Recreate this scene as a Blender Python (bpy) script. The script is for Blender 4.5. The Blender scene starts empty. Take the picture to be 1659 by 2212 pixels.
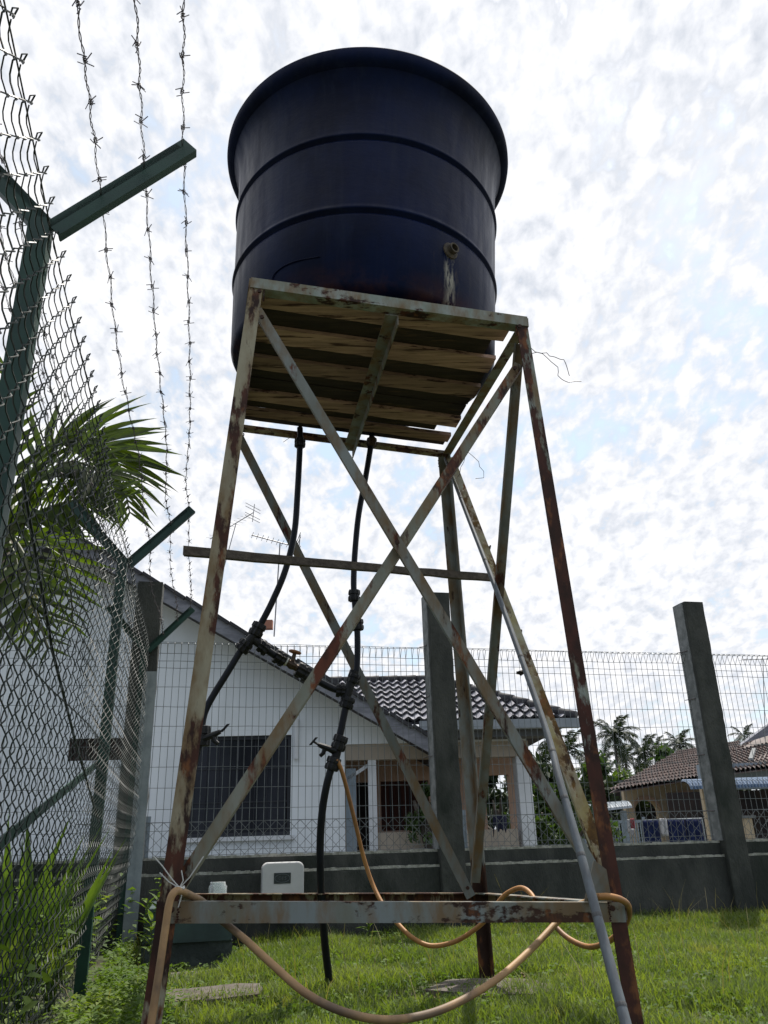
import bpy, math, random
import numpy as np
from mathutils import Vector as V, Matrix
R = math.radians
sc = bpy.context.scene
col = sc.collection
random.seed(7); rng = np.random.default_rng(7)

# ------------------------------------------------------------------ camera
EZ = 0.585                                   # eye height above the lawn
FPX, IW, IH = 1765.0, 1659.0, 2212.0         # focal length / picture size in survey pixels
PITCH, ROLL = R(22.4), R(-1.74)
F_ = V((0, math.cos(PITCH), math.sin(PITCH))); R0 = V((1, 0, 0)); U0 = R0.cross(F_)
RX = R0*math.cos(ROLL) + U0*math.sin(ROLL); UX = -R0*math.sin(ROLL) + U0*math.cos(ROLL)
cd = bpy.data.cameras.new('camera'); cam = bpy.data.objects.new('camera', cd); col.objects.link(cam)
cd.sensor_fit = 'VERTICAL'; cd.sensor_height = 36; cd.lens = 36*FPX/IH
cd.clip_start = 0.02; cd.clip_end = 3000
m = Matrix((RX, UX, -F_)).transposed().to_4x4(); m.translation = V((0, 0, EZ)); cam.matrix_world = m
sc.camera = cam

# ------------------------------------------------------------------ world
SUN_EL, SUN_AZ = R(63), R(22)
w = bpy.data.worlds.new('World'); sc.world = w; w.use_nodes = True
nt = w.node_tree; N = nt.nodes; L = nt.links
for n in list(N): N.remove(n)
def nn(t, **k):
    n = N.new(t)
    for a, b in k.items():
        if a == 'inp':
            for i, v in b.items(): n.inputs[i].default_value = v
        else: setattr(n, a, b)
    return n
def mth(op, a, b=None, c=None, clamp=False):
    n = N.new('ShaderNodeMath'); n.operation = op; n.use_clamp = clamp
    for i, x in enumerate((a, b, c)):
        if x is None: continue
        if isinstance(x, (int, float)): n.inputs[i].default_value = x
        else: L.new(x, n.inputs[i])
    return n.outputs[0]
def ramp(src, stops, cols=None):
    n = N.new('ShaderNodeValToRGB'); e = n.color_ramp.elements
    while len(e) < len(stops): e.new(0.5)
    for i, s in enumerate(stops):
        e[i].position = s[0]; c = s[1]; e[i].color = (c, c, c, 1) if isinstance(c, (int, float)) else (*c, 1)
    L.new(src, n.inputs[0]); return n.outputs[0]
out = nn('ShaderNodeOutputWorld'); bg = nn('ShaderNodeBackground')
sky = nn('ShaderNodeTexSky', sky_type='NISHITA', sun_disc=False, sun_elevation=SUN_EL, sun_rotation=SUN_AZ, air_density=1.2, dust_density=2.0)
geo = nn('ShaderNodeTexCoord'); sep = nn('ShaderNodeSeparateXYZ'); L.new(geo.outputs['Generated'], sep.inputs[0])
zz = mth('ADD', mth('MAXIMUM', sep.outputs[2], 0.0), 0.42)
cx = mth('DIVIDE', sep.outputs[0], zz); cy = mth('DIVIDE', sep.outputs[1], zz)
cmb = nn('ShaderNodeCombineXYZ'); L.new(cx, cmb.inputs[0]); L.new(cy, cmb.inputs[1])
def noise(vec, scale, det, rough, loc=(0, 0, 0), sc3=(1, 1, 1), rot=0, dist=0):
    mp = nn('ShaderNodeMapping'); mp.inputs['Location'].default_value = loc; mp.inputs['Scale'].default_value = sc3; mp.inputs['Rotation'].default_value = (0, 0, rot)
    L.new(vec, mp.inputs[0]); n = nn('ShaderNodeTexNoise'); n.inputs['Scale'].default_value = scale; n.inputs['Detail'].default_value = det
    n.inputs['Roughness'].default_value = rough; n.inputs['Distortion'].default_value = dist; L.new(mp.outputs[0], n.inputs[0]); return n.outputs[0]
big = noise(cmb.outputs[0], 2.1, 4, 0.55, (3.1, 1.7, 0))
mid = noise(cmb.outputs[0], 15, 8, 0.6, (0.4, 2.2, 0), (1, 0.62, 1), 0.5, 0.25)
rip = noise(cmb.outputs[0], 44, 5, 0.55, (1, 5, 0), (1, 0.7, 1), 0.35, 0.2)
dens = mth('ADD', mth('ADD', mth('MULTIPLY', big, 0.44), mth('MULTIPLY', mid, 0.40)), mth('MULTIPLY', rip, 0.22))
gap = mth('MULTIPLY', mth('MULTIPLY', mth('MAXIMUM', sep.outputs[0], 0.0), mth('SUBTRACT', 0.62, sep.outputs[2], clamp=True)), 0.16)   # the deck thins out low on the right
dens = mth('SUBTRACT', dens, gap)
cover = ramp(dens, [(0.405, 0.0), (0.49, 1.0)])             # 0 = blue gap, 1 = cloud
shade = ramp(mth('ADD', mth('ADD', mth('MULTIPLY', mid, 0.40), mth('MULTIPLY', rip, 0.42)), mth('MULTIPLY', big, 0.18)), [(0.40, (0.65, 0.69, 0.765)), (0.495, (0.87, 0.89, 0.94)), (0.56, (1.02, 1.02, 1.04))])
mx = nn('ShaderNodeMix', data_type='RGBA'); L.new(cover, mx.inputs[0])
skc = nn('ShaderNodeVectorMath', operation='SCALE'); L.new(sky.outputs[0], skc.inputs[0]); skc.inputs['Scale'].default_value = 1.0
SKS = 0.09
cl = nn('ShaderNodeVectorMath', operation='SCALE')
# bright veil round the sun (thin cloud lit from behind)
sd = (math.sin(SUN_AZ)*math.cos(SUN_EL), math.cos(SUN_AZ)*math.cos(SUN_EL), math.sin(SUN_EL))
dp = nn('ShaderNodeVectorMath', operation='DOT_PRODUCT'); L.new(geo.outputs['Generated'], dp.inputs[0]); dp.inputs[1].default_value = sd
mr = nn('ShaderNodeMapRange'); mr.interpolation_type = 'SMOOTHSTEP'; L.new(dp.outputs['Value'], mr.inputs[0])
for i_, v_ in ((1, 0.0), (2, 0.62), (3, 0.0), (4, 1.0)): mr.inputs[i_].default_value = v_
tint = nn('ShaderNodeMix', data_type='RGBA'); L.new(mr.outputs[0], tint.inputs[0]); tint.inputs[6].default_value = (0.80, 0.93, 1.13, 1); tint.inputs[7].default_value = (1, 1, 1, 1)
tm_ = nn('ShaderNodeVectorMath', operation='MULTIPLY'); L.new(shade, tm_.inputs[0]); L.new(tint.outputs[2], tm_.inputs[1]); L.new(tm_.outputs[0], cl.inputs[0])
glow = mth('MULTIPLY', mr.outputs[0], 0.52)   # cloud brightens towards the sun and dulls away from it
L.new(mth('MULTIPLY', mth('ADD', glow, 0.46), 1/SKS), cl.inputs['Scale'])
blu = nn('ShaderNodeVectorMath', operation='ADD'); L.new(skc.outputs[0], blu.inputs[0]); blu.inputs[1].default_value = (0.30/SKS, 0.38/SKS, 0.43/SKS)  # thin high veil whitens the blue
L.new(blu.outputs[0], mx.inputs[6]); L.new(cl.outputs[0], mx.inputs[7])
L.new(mx.outputs[2], bg.inputs[0]); bg.inputs[1].default_value = SKS; L.new(bg.outputs[0], out.inputs[0])

sl = bpy.data.lights.new('sun', 'SUN'); so = bpy.data.objects.new('sun', sl); col.objects.link(so)
sl.energy = 5.0; sl.angle = R(0.6); sl.color = (1, 0.95, 0.87); so.rotation_euler = V(sd).to_track_quat('Z', 'Y').to_euler()
sc.view_settings.view_transform = 'Standard'; sc.view_settings.look = 'None'; sc.view_settings.gamma = 1
sc.view_settings.use_curve_mapping = False; sc.view_settings.exposure = 0.12
sc.render.engine = 'CYCLES'; sc.cycles.max_bounces = 6; sc.cycles.transparent_max_bounces = 6

# ------------------------------------------------------------------ helpers
def ray(px, py): return F_ + RX*((px-IW/2)/FPX) + UX*((IH/2-py)/FPX)
E0 = V((0, 0, EZ))
def at(px, py, Y): v = ray(px, py); return E0 + v*(Y/v.y)
def atz(px, py, z): v = ray(px, py); return E0 + v*((z-EZ)/v.z)
class Frame:                                  # an upright plane's own axes: s along, d away, z up
    def __init__(s, deg): s.a = V((math.cos(R(deg)), math.sin(R(deg)), 0)); s.n = V((-math.sin(R(deg)), math.cos(R(deg)), 0))
    def p(s, u, d, z): return s.a*u + s.n*d + V((0, 0, z))
    def hit(s, px, py, d): v = ray(px, py); q = E0 + v*(d/v.dot(s.n)); return q.dot(s.a), q.z
WALL, HOUSE = Frame(12.98), Frame(4.0)

class MB:
    def __init__(s): s.v = []; s.f = []
    def add(s, vs, fs): o = len(s.v); s.v += [V(x) for x in vs]; s.f += [tuple(i+o for i in f) for f in fs]
    def hexa(s, p): s.add(p, [(0,3,2,1),(4,5,6,7),(0,1,5,4),(1,2,6,5),(2,3,7,6),(3,0,4,7)]); return s
    def box(s, x0, x1, y0, y1, z0, z1, fr=None):
        g = (lambda u, d, z: V((u, d, z))) if fr is None else fr.p
        return s.hexa([g(x0,y0,z0),g(x1,y0,z0),g(x1,y1,z0),g(x0,y1,z0),g(x0,y0,z1),g(x1,y0,z1),g(x1,y1,z1),g(x0,y1,z1)])
    def bar(s, a, b, wv, tv):                 # rectangular bar, centred
        a, b, wv, tv = V(a), V(b), V(wv)*0.5, V(tv)*0.5
        return s.hexa([a-wv-tv, a+wv-tv, a+wv+tv, a-wv+tv, b-wv-tv, b+wv-tv, b+wv+tv, b-wv+tv])
    def prism(s, poly, ext):                  # polygon extruded
        n = len(poly); e = V(ext); s.add([V(p) for p in poly]+[V(p)+e for p in poly], [tuple(range(n))[::-1], tuple(range(n, 2*n))]+[(i, (i+1) % n, (i+1) % n+n, i+n) for i in range(n)]); return s
    def tube(s, pts, r, n=8, cap=True):
        pts = [V(p) for p in pts]; rs = r if isinstance(r, (list, tuple)) else [r]*len(pts)
        t = (pts[1]-pts[0]).normalized(); u = t.orthogonal().normalized(); vs = []
        for i, p in enumerate(pts):
            a = pts[max(i-1, 0)]; b = pts[min(i+1, len(pts)-1)]; t2 = (b-a).normalized()
            u = (u - t2*u.dot(t2)).normalized(); w_ = t2.cross(u)
            vs += [p + (u*math.cos(2*math.pi*k/n) + w_*math.sin(2*math.pi*k/n))*rs[i] for k in range(n)]
        fs = [(i*n+k, i*n+(k+1) % n, (i+1)*n+(k+1) % n, (i+1)*n+k) for i in range(len(pts)-1) for k in range(n)]
        if cap: fs += [tuple(range(n))[::-1], tuple(range((len(pts)-1)*n, len(pts)*n))]
        s.add(vs, fs); return s
    def lathe(s, prof, n=96):
        vs = [V((r*math.cos(2*math.pi*k/n), r*math.sin(2*math.pi*k/n), z)) for r, z in prof for k in range(n)]
        s.add(vs, [(i*n+k, i*n+(k+1) % n, (i+1)*n+(k+1) % n, (i+1)*n+k) for i in range(len(prof)-1) for k in range(n)]); return s
    def angle(s, P0, P1, da, db, w_=0.05, t=0.006, w2=None):   # steel angle iron: corner on P0-P1
        P0, P1 = V(P0), V(P1); ax = (P1-P0).normalized(); w2 = w2 or w_
        da = V(da); da = (da-ax*da.dot(ax)).normalized(); db = V(db); db = db-ax*db.dot(ax); db = (db-da*db.dot(da)).normalized()
        o = [V((0,0,0)), da*w_, da*w_+db*t, da*t+db*t, da*t+db*w2, db*w2]
        s.add([P0+x for x in o]+[P1+x for x in o], [(5,4,3,2,1,0),(6,7,8,9,10,11)]+[(i, (i+1) % 6, (i+1) % 6+6, i+6) for i in range(6)]); return s
def spline(pts, k=8):
    p = [V(x) for x in pts]; p = [p[0]*2-p[1]]+p+[p[-1]*2-p[-2]]; o = []
    for i in range(1, len(p)-2):
        for j in range(k):
            t = j/k; a, b, c, d = p[i-1:i+3]
            o.append(0.5*((2*b)+(c-a)*t+(2*a-5*b+4*c-d)*t*t+(3*b-a-3*c+d)*t**3))
    return o+[p[-2]]
def mesh(name, mb, mat, smooth=False, org=V((0, 0, 0))):
    me = bpy.data.meshes.new(name); me.from_pydata([v-org for v in mb.v], [], mb.f); me.update()
    if mat: me.materials.append(mat)
    if smooth: me.polygons.foreach_set('use_smooth', [True]*len(me.polygons))
    return me
def tag(o, label=None, cat=None, group=None, kind=None):
    for k, v in (('label', label), ('category', cat), ('group', group), ('kind', kind)):
        if v: o[k] = v
    return o
def thing(name, loc, label, cat, group=None):
    o = bpy.data.objects.new(name, None); col.objects.link(o); o.location = loc; o['_o'] = tuple(loc); o.empty_display_size = 0.1
    return tag(o, label, cat, group)
def obj(name, mb, mat, parent=None, smooth=False, org=None, kind=None):
    if parent is not None: og = V(parent['_o'])
    else: og = V(org) if org is not None else V((0, 0, 0))
    o = bpy.data.objects.new(name, mesh(name, mb, mat, smooth, og)); col.objects.link(o)
    if parent is None: o.location = og
    o['_o'] = tuple(og)
    if parent is not None: o.parent = parent
    if kind: o['kind'] = kind
    return o
def inst(name, me, mat4, parent):            # a part sharing mesh data, placed in world space
    o = bpy.data.objects.new(name, me); col.objects.link(o); o.parent = parent
    m4 = mat4.copy(); m4.translation = m4.translation - V(parent['_o']); o.matrix_basis = m4; return o
def mfrom(x, y, z, t): m4 = Matrix((x, y, z)).transposed().to_4x4(); m4.translation = t; return m4
def s2l(c): return tuple(((x/255)/12.92 if x/255 <= 0.04045 else ((x/255+0.055)/1.055)**2.4) for x in c)

# ------------------------------------------------------------------ materials
MATS = {}
def mat(name, c1, c2=None, c3=None, scale=5, rough=0.8, bump=0.0, bscale=None, stretch=(1, 1, 1), t=(0.4, 0.6), t3=(0.58, 0.66), scale3=None, metal=0, spec=0.5, det=6, trans=0, sss=0, rand=0):
    M = bpy.data.materials.new(name); M.use_nodes = True; MATS[name] = M
    n = M.node_tree.nodes; l = M.node_tree.links; b = n['Principled BSDF']
    b.inputs['Roughness'].default_value = rough; b.inputs['Metallic'].default_value = metal; b.inputs['Specular IOR Level'].default_value = spec
    tc = n.new('ShaderNodeTexCoord'); mp = n.new('ShaderNodeMapping'); mp.inputs['Scale'].default_value = stretch; l.new(tc.outputs['Object'], mp.inputs[0])
    def ns(s_, loc=0):
        x = n.new('ShaderNodeTexNoise'); x.inputs['Scale'].default_value = s_; x.inputs['Detail'].default_value = det; x.inputs['Roughness'].default_value = 0.62
        if loc:
            m2 = n.new('ShaderNodeMapping'); m2.inputs['Location'].default_value = (loc, loc*1.7, loc*0.6); l.new(mp.outputs[0], m2.inputs[0]); l.new(m2.outputs[0], x.inputs[0])
        else: l.new(mp.outputs[0], x.inputs[0])
        return x.outputs[0]
    def rp(src, a, b_):
        x = n.new('ShaderNodeMapRange'); x.inputs[1].default_value = a; x.inputs[2].default_value = b_; l.new(src, x.inputs[0]); return x.outputs[0]
    def mixc(f, a, c):
        x = n.new('ShaderNodeMix'); x.data_type = 'RGBA'; l.new(f, x.inputs[0])
        for s_, q in ((6, a), (7, c)):
            if isinstance(q, tuple): x.inputs[s_].default_value = (*q, 1)
            else: l.new(q, x.inputs[s_])
        return x.outputs[2]
    cur = c1
    if c2: cur = mixc(rp(ns(scale), *t), c1, c2)
    if c3: cur = mixc(rp(ns(scale3 or scale*0.6, 5.3), *t3), cur, c3)
    if rand:
        oi = n.new('ShaderNodeObjectInfo'); hs = n.new('ShaderNodeHueSaturation'); v = rp(oi.outputs['Random'], 0, 1)
        x = n.new('ShaderNodeMapRange'); x.inputs[3].default_value = 1-rand; x.inputs[4].default_value = 1+rand; l.new(v, x.inputs[0]); l.new(x.outputs[0], hs.inputs['Value'])
        if isinstance(cur, tuple): hs.inputs['Color'].default_value = (*cur, 1)
        else: l.new(cur, hs.inputs['Color'])
        cur = hs.outputs[0]
    if isinstance(cur, tuple): b.inputs['Base Color'].default_value = (*cur, 1)
    else: l.new(cur, b.inputs['Base Color'])
    if bump:
        bp = n.new('ShaderNodeBump'); bp.inputs['Strength'].default_value = bump; bp.inputs['Distance'].default_value = 0.01; l.new(ns(bscale or scale*4, 2.1), bp.inputs['Height']); l.new(bp.outputs[0], b.inputs['Normal'])
    if trans:                                 # thin leaf: light passes through
        tr = n.new('ShaderNodeBsdfTranslucent'); ms = n.new('ShaderNodeMixShader'); ms.inputs[0].default_value = trans
        g = n.new('ShaderNodeMix'); g.data_type = 'RGBA'; g.blend_type = 'MULTIPLY'; g.inputs[0].default_value = 1; g.inputs[7].default_value = (1.5, 1.6, 0.5, 1)
        if isinstance(cur, tuple): g.inputs[6].default_value = (*cur, 1)
        else: l.new(cur, g.inputs[6])
        l.new(g.outputs[2], tr.inputs[0]); l.new(b.outputs[0], ms.inputs[1]); l.new(tr.outputs[0], ms.inputs[2]); l.new(ms.outputs[0], n['Material Output'].inputs[0])
    return M
def rusty(name, amt, paint=(0.27, 0.30, 0.27), paint2=(0.20, 0.24, 0.20), red=(0.115, 0.035, 0.018), hz=False):
    """chipped pale paint over rust; amt = share of rust"""
    M = bpy.data.materials.new(name); M.use_nodes = True; n = M.node_tree.nodes; l = M.node_tree.links; b = n['Principled BSDF']
    tc = n.new('ShaderNodeTexCoord'); b.inputs['Roughness'].default_value = 0.75; b.inputs['Specular IOR Level'].default_value = 0.3
    def ns(s_, st=(1, 1, 1), loc=(0, 0, 0), det=8, ro=0.6):
        mp = n.new('ShaderNodeMapping'); mp.inputs['Scale'].default_value = st; mp.inputs['Location'].default_value = loc; l.new(tc.outputs['Object'], mp.inputs[0])
        x = n.new('ShaderNodeTexNoise'); x.inputs['Scale'].default_value = s_; x.inputs['Detail'].default_value = det; x.inputs['Roughness'].default_value = ro; l.new(mp.outputs[0], x.inputs[0]); return x.outputs[0]
    def rp(src, a, c, lo=0, hi=1):
        x = n.new('ShaderNodeMapRange'); x.inputs[1].default_value = a; x.inputs[2].default_value = c; x.inputs[3].default_value = lo; x.inputs[4].default_value = hi; l.new(src, x.inputs[0]); return x.outputs[0]
    def mc(f, a, c):
        x = n.new('ShaderNodeMix'); x.data_type = 'RGBA'; l.new(f, x.inputs[0])
        for s_, q in ((6, a), (7, c)):
            if isinstance(q, tuple): x.inputs[s_].default_value = (*q, 1)
            else: l.new(q, x.inputs[s_])
        return x.outputs[2]
    pc = mc(rp(ns(9, (1, 1, 0.5)), 0.4, 0.62), paint, paint2)
    pc = mc(rp(ns(14, (1, 1, 0.35), (3, 1, 2)), 0.42, 0.62, 0, 0.85), pc, (0.17, 0.105, 0.045))         # yellow-brown bleed
    rc = mc(rp(ns(11, (1, 1, 0.6), (7, 2, 9)), 0.42, 0.6), (0.030, 0.014, 0.010), red)
    rc = mc(rp(ns(16, (1, 1, 0.5), (1, 8, 4)), 0.56, 0.66, 0, 0.7), rc, (0.22, 0.085, 0.03))
    th = 0.62 - 0.24*amt
    a = ns(5.5 if not hz else 8, (1.6, 1.6, 0.36) if not hz else (0.5, 1.3, 1.6), (2, 5, 1)); c = ns(34 if not hz else 50, (1, 1, 0.35) if not hz else (0.7, 1, 1), (5, 5, 5))
    ad = n.new('ShaderNodeMath'); ad.operation = 'MULTIPLY_ADD'; ad.inputs[1].default_value = 0.3; l.new(c, ad.inputs[0]); sz_ = n.new('ShaderNodeSeparateXYZ'); l.new(tc.outputs['Object'], sz_.inputs[0]); lowz = rp(sz_.outputs[2], 0.95 if name != 'steel_rear' else 0.56, 0.15 if name != 'steel_rear' else 0.40, 0, dict(steel_leg=0.036, steel_red=0.055, steel_rear=0.3).get(name, 0))
    a2 = n.new('ShaderNodeMath'); a2.operation = 'ADD'; l.new(rp(a, 0, 1, 0, 0.7), a2.inputs[0]); l.new(lowz, a2.inputs[1]); l.new(a2.outputs[0], ad.inputs[2])
    f = rp(ad.outputs[0], th-0.02, th+0.02); l.new(mc(f, pc, rc), b.inputs['Base Color'])
    bp = n.new('ShaderNodeBump'); bp.inputs['Strength'].default_value = 0.5; bp.inputs['Distance'].default_value = 0.003; l.new(f, bp.inputs['Height']); bp.invert = True; l.new(bp.outputs[0], b.inputs['Normal'])
    MATS[name] = M; return M
rusty('steel_leg', 0.50, paint=(0.34, 0.31, 0.22), paint2=(0.26, 0.23, 0.16), red=(0.085, 0.030, 0.018)); rusty('steel_red', 0.84, red=(0.065, 0.022, 0.015)); rusty('steel_paint', 0.20, paint=(0.235, 0.255, 0.245), paint2=(0.185, 0.195, 0.175)); rusty('steel_brace', 0.34, paint=(0.235, 0.24, 0.20), paint2=(0.18, 0.19, 0.15)); rusty('steel_rear', 0.10, paint=(0.235, 0.255, 0.245), paint2=(0.185, 0.195, 0.175), red=(0.05, 0.026, 0.018)); rusty('steel_rail', 0.29, paint=(0.21, 0.24, 0.24), paint2=(0.17, 0.18, 0.15), red=(0.07, 0.035, 0.022), hz=True); rusty('steel_top', 0.16, paint=(0.30, 0.33, 0.31), hz=True)
rusty('steel_dull', 0.10, paint=(0.20, 0.215, 0.205), paint2=(0.145, 0.155, 0.14)); rusty('steel_lichen', 0.42, paint=(0.36, 0.36, 0.28), paint2=(0.34, 0.30, 0.13), red=(0.16, 0.09, 0.02))
mat('wood_light', (0.44, 0.29, 0.215), (0.26, 0.17, 0.125), (0.055, 0.024, 0.014), scale=3, stretch=(1, 14, 14), rough=0.85, bump=0.4, t3=(0.55, 0.62), scale3=3.2, rand=0.25)
mat('wood_dark', (0.040, 0.028, 0.018), (0.020, 0.014, 0.010), (0.09, 0.055, 0.028), scale=4, stretch=(1, 10, 10), rough=0.9, bump=0.4, t3=(0.60, 0.68), rand=0.3)
mat('wood_grey', (0.115, 0.095, 0.075), (0.065, 0.052, 0.042), scale=3, stretch=(1, 18, 18), rough=0.9, bump=0.5)
mat('bamboo', (0.145, 0.165, 0.18), (0.11, 0.12, 0.13), scale=6, stretch=(6, 6, 1), rough=0.6)
mat('node_ring', (0.10, 0.10, 0.10), rough=0.7)
mat('pipe', (0.006, 0.007, 0.010), (0.010, 0.012, 0.018), scale=8, rough=0.38, spec=0.25)
mat('fitting', (0.006, 0.006, 0.007), (0.016, 0.016, 0.016), scale=20, rough=0.45, spec=0.3)
mat('brass', (0.10, 0.065, 0.04), (0.05, 0.035, 0.025), scale=30, rough=0.5, metal=0.6)
mat('tape_white', (0.55, 0.55, 0.52), rough=0.7)
mat('red_handle', (0.33, 0.14, 0.06), (0.2, 0.09, 0.04), scale=30, rough=0.6)
mat('hose', (0.42, 0.20, 0.055), (0.33, 0.15, 0.045), (0.16, 0.085, 0.045), scale=7, rough=0.55, t3=(0.55, 0.66), scale3=3)
mat('hose_pale', (0.44, 0.27, 0.12), (0.34, 0.20, 0.09), (0.15, 0.10, 0.06), scale=6, rough=0.6, t3=(0.5, 0.62), scale3=2.5)
mat('fence_green', (0.008, 0.050, 0.032), (0.005, 0.034, 0.024), scale=9, rough=0.5)
mat('fence_grey', (0.30, 0.33, 0.34), (0.22, 0.25, 0.26), scale=9, rough=0.5)
mat('wire_mesh', (0.022, 0.032, 0.027), (0.010, 0.017, 0.014), scale=12, rough=0.5, spec=0.28)
mat('wire_barb', (0.06, 0.055, 0.065), (0.11, 0.09, 0.09), scale=15, rough=0.5, metal=0.4)
mat('wire_brc', (0.22, 0.235, 0.235), (0.12, 0.13, 0.13), scale=5, rough=0.45, metal=0.4)
mat('concrete', (0.070, 0.072, 0.064), (0.038, 0.041, 0.037), (0.020, 0.026, 0.020), scale=4, scale3=2.2, stretch=(1, 1, 0.45), rough=0.95, bump=0.9, bscale=60, t3=(0.50, 0.64))
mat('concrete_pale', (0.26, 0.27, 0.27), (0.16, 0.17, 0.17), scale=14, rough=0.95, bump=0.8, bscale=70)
mat('concrete_sunlit', (0.46, 0.45, 0.40), (0.25, 0.25, 0.21), scale=25, rough=0.95, bump=1.0, bscale=90)  # paler concrete, sunlight on the wall edges put into the colour
mat('slab', (0.14, 0.12, 0.10), (0.085, 0.07, 0.055), (0.08, 0.075, 0.06), scale=7, rough=0.95, bump=0.8, bscale=50)
mat('plinth', (0.07, 0.085, 0.08), (0.035, 0.045, 0.043), scale=6, rough=0.95, bump=1.0, bscale=45)
mat('plinth_teal', (0.045, 0.078, 0.072), (0.03, 0.05, 0.05), scale=4, rough=0.8)
mat('white_plastic', (0.62, 0.61, 0.60), (0.52, 0.52, 0.51), scale=3, rough=0.45)
mat('label_dark', (0.018, 0.024, 0.026), (0.03, 0.04, 0.04), scale=30, rough=0.4)
mat('label_ink', (0.12, 0.14, 0.15), rough=0.5)
mat('wall_white', (0.80, 0.84, 0.87), (0.73, 0.77, 0.80), (0.64, 0.68, 0.70), scale=1.1, stretch=(1.6, 1.6, 0.5), rough=0.9, bump=0.1, t3=(0.56, 0.72))
mat('wall_beige', (0.42, 0.36, 0.29), (0.36, 0.31, 0.25), scale=1.5, rough=0.9)
mat('wall_peach', (0.50, 0.33, 0.24), (0.42, 0.28, 0.21), scale=1.5, rough=0.9)
mat('wall_cream', (0.56, 0.45, 0.30), (0.46, 0.37, 0.25), scale=2, rough=0.9)
mat('wall_bluegrey', (0.28, 0.33, 0.38), (0.22, 0.27, 0.31), scale=2, rough=0.9)
mat('trim_white', (0.70, 0.72, 0.74), (0.60, 0.62, 0.64), scale=3, rough=0.8)
mat('fascia', (0.25, 0.255, 0.29), (0.16, 0.165, 0.19), scale=3, stretch=(1, 1, 4), rough=0.9, bump=0.3)
mat('gutter', (0.30, 0.33, 0.36), (0.24, 0.27, 0.30), scale=4, rough=0.6)
mat('soffit', (0.10, 0.105, 0.11), rough=0.9)
mat('tile_dark', (0.38, 0.38, 0.42), (0.26, 0.26, 0.30), scale=4, rough=0.32, spec=1.0, rand=0.25, bump=0.1)
mat('tile_edge', (0.035, 0.034, 0.040), (0.02, 0.02, 0.024), scale=5, rough=0.7, rand=0.3)
mat('tile_red', (0.13, 0.088, 0.075), (0.08, 0.06, 0.055), (0.20, 0.17, 0.165), scale=2.5, rough=0.7, t3=(0.55, 0.7))
mat('awning_blue', (0.12, 0.18, 0.27), (0.08, 0.13, 0.21), scale=3, rough=0.35)
mat('glass_dark', (0.008, 0.010, 0.016), (0.016, 0.018, 0.026), scale=1.5, rough=0.12, spec=0.35)
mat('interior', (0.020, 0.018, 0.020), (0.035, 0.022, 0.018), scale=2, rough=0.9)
mat('curtain', (0.075, 0.022, 0.014), (0.04, 0.014, 0.011), scale=2.5, stretch=(6, 6, 0.6), rough=0.9)
mat('frame_dark', (0.035, 0.038, 0.045), rough=0.6, spec=0.2)
mat('frame_grey', (0.10, 0.105, 0.12), rough=0.5)
mat('wood_brown', (0.035, 0.018, 0.012), (0.02, 0.012, 0.01), scale=4, rough=0.8)
mat('cloth_navy', (0.012, 0.014, 0.035), (0.02, 0.022, 0.05), scale=6, rough=0.95)
mat('cloth_white', (0.6, 0.6, 0.6), (0.45, 0.45, 0.48), scale=6, rough=0.95)
mat('cloth_red', (0.32, 0.08, 0.09), rough=0.95)
mat('cloth_blue', (0.014, 0.024, 0.085), (0.010, 0.015, 0.05), scale=8, rough=0.9, spec=0.2)
mat('car_glass', (0.02, 0.024, 0.03), rough=0.2, spec=0.4)
mat('rubber', (0.02, 0.02, 0.02), rough=0.9)
mat('palm_leaf', (0.075, 0.110, 0.016), (0.038, 0.062, 0.010), (0.15, 0.15, 0.024), scale=2, rough=0.42, trans=0.5, rand=0.35)
mat('palm_stem', (0.10, 0.12, 0.045), (0.07, 0.07, 0.03), scale=5, rough=0.6)
mat('palm_trunk', (0.12, 0.10, 0.08), (0.07, 0.06, 0.05), scale=3, stretch=(1, 1, 5), rough=0.9, bump=0.4)
mat('palm_flower', (0.42, 0.38, 0.14), (0.3, 0.26, 0.08), scale=10, rough=0.8)
mat('far_leaf', (0.026, 0.044, 0.016), (0.014, 0.024, 0.010), (0.05, 0.062, 0.02), scale=0.5, rough=0.6, trans=0.12, spec=0.25)
mat('bush_leaf', (0.05, 0.09, 0.02), (0.03, 0.06, 0.015), (0.11, 0.16, 0.04), scale=0.8, rough=0.5, trans=0.3)
mat('bark', (0.10, 0.085, 0.07), (0.06, 0.05, 0.04), scale=4, rough=0.9)
mat('soil', (0.060, 0.085, 0.025), (0.045, 0.040, 0.022), (0.10, 0.085, 0.05), scale=2.3, scale3=3.5, rough=1, bump=0.8, bscale=40, t3=(0.60, 0.72))
mat('yard', (0.13, 0.12, 0.10), (0.08, 0.085, 0.05), scale=0.8, rough=1)
mat('grass_a', (0.175, 0.215, 0.055), (0.100, 0.145, 0.034), (0.30, 0.27, 0.11), scale=1.9, scale3=2.2, rough=0.45, trans=0.45, t3=(0.62, 0.74))
mat('grass_dry', (0.30, 0.25, 0.12), (0.2, 0.17, 0.08), scale=4, rough=0.7, trans=0.3)
mat('weed_leaf', (0.12, 0.185, 0.040), (0.060, 0.105, 0.024), (0.19, 0.24, 0.06), scale=3, rough=0.65, trans=0.35, spec=0.2)
mat('weed_stem', (0.07, 0.08, 0.035), (0.05, 0.04, 0.025), scale=4, rough=0.8)
mat('antenna', (0.22, 0.22, 0.23), rough=0.5, metal=0.4)
mat('clay', (0.40, 0.18, 0.12), rough=0.9)
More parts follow.
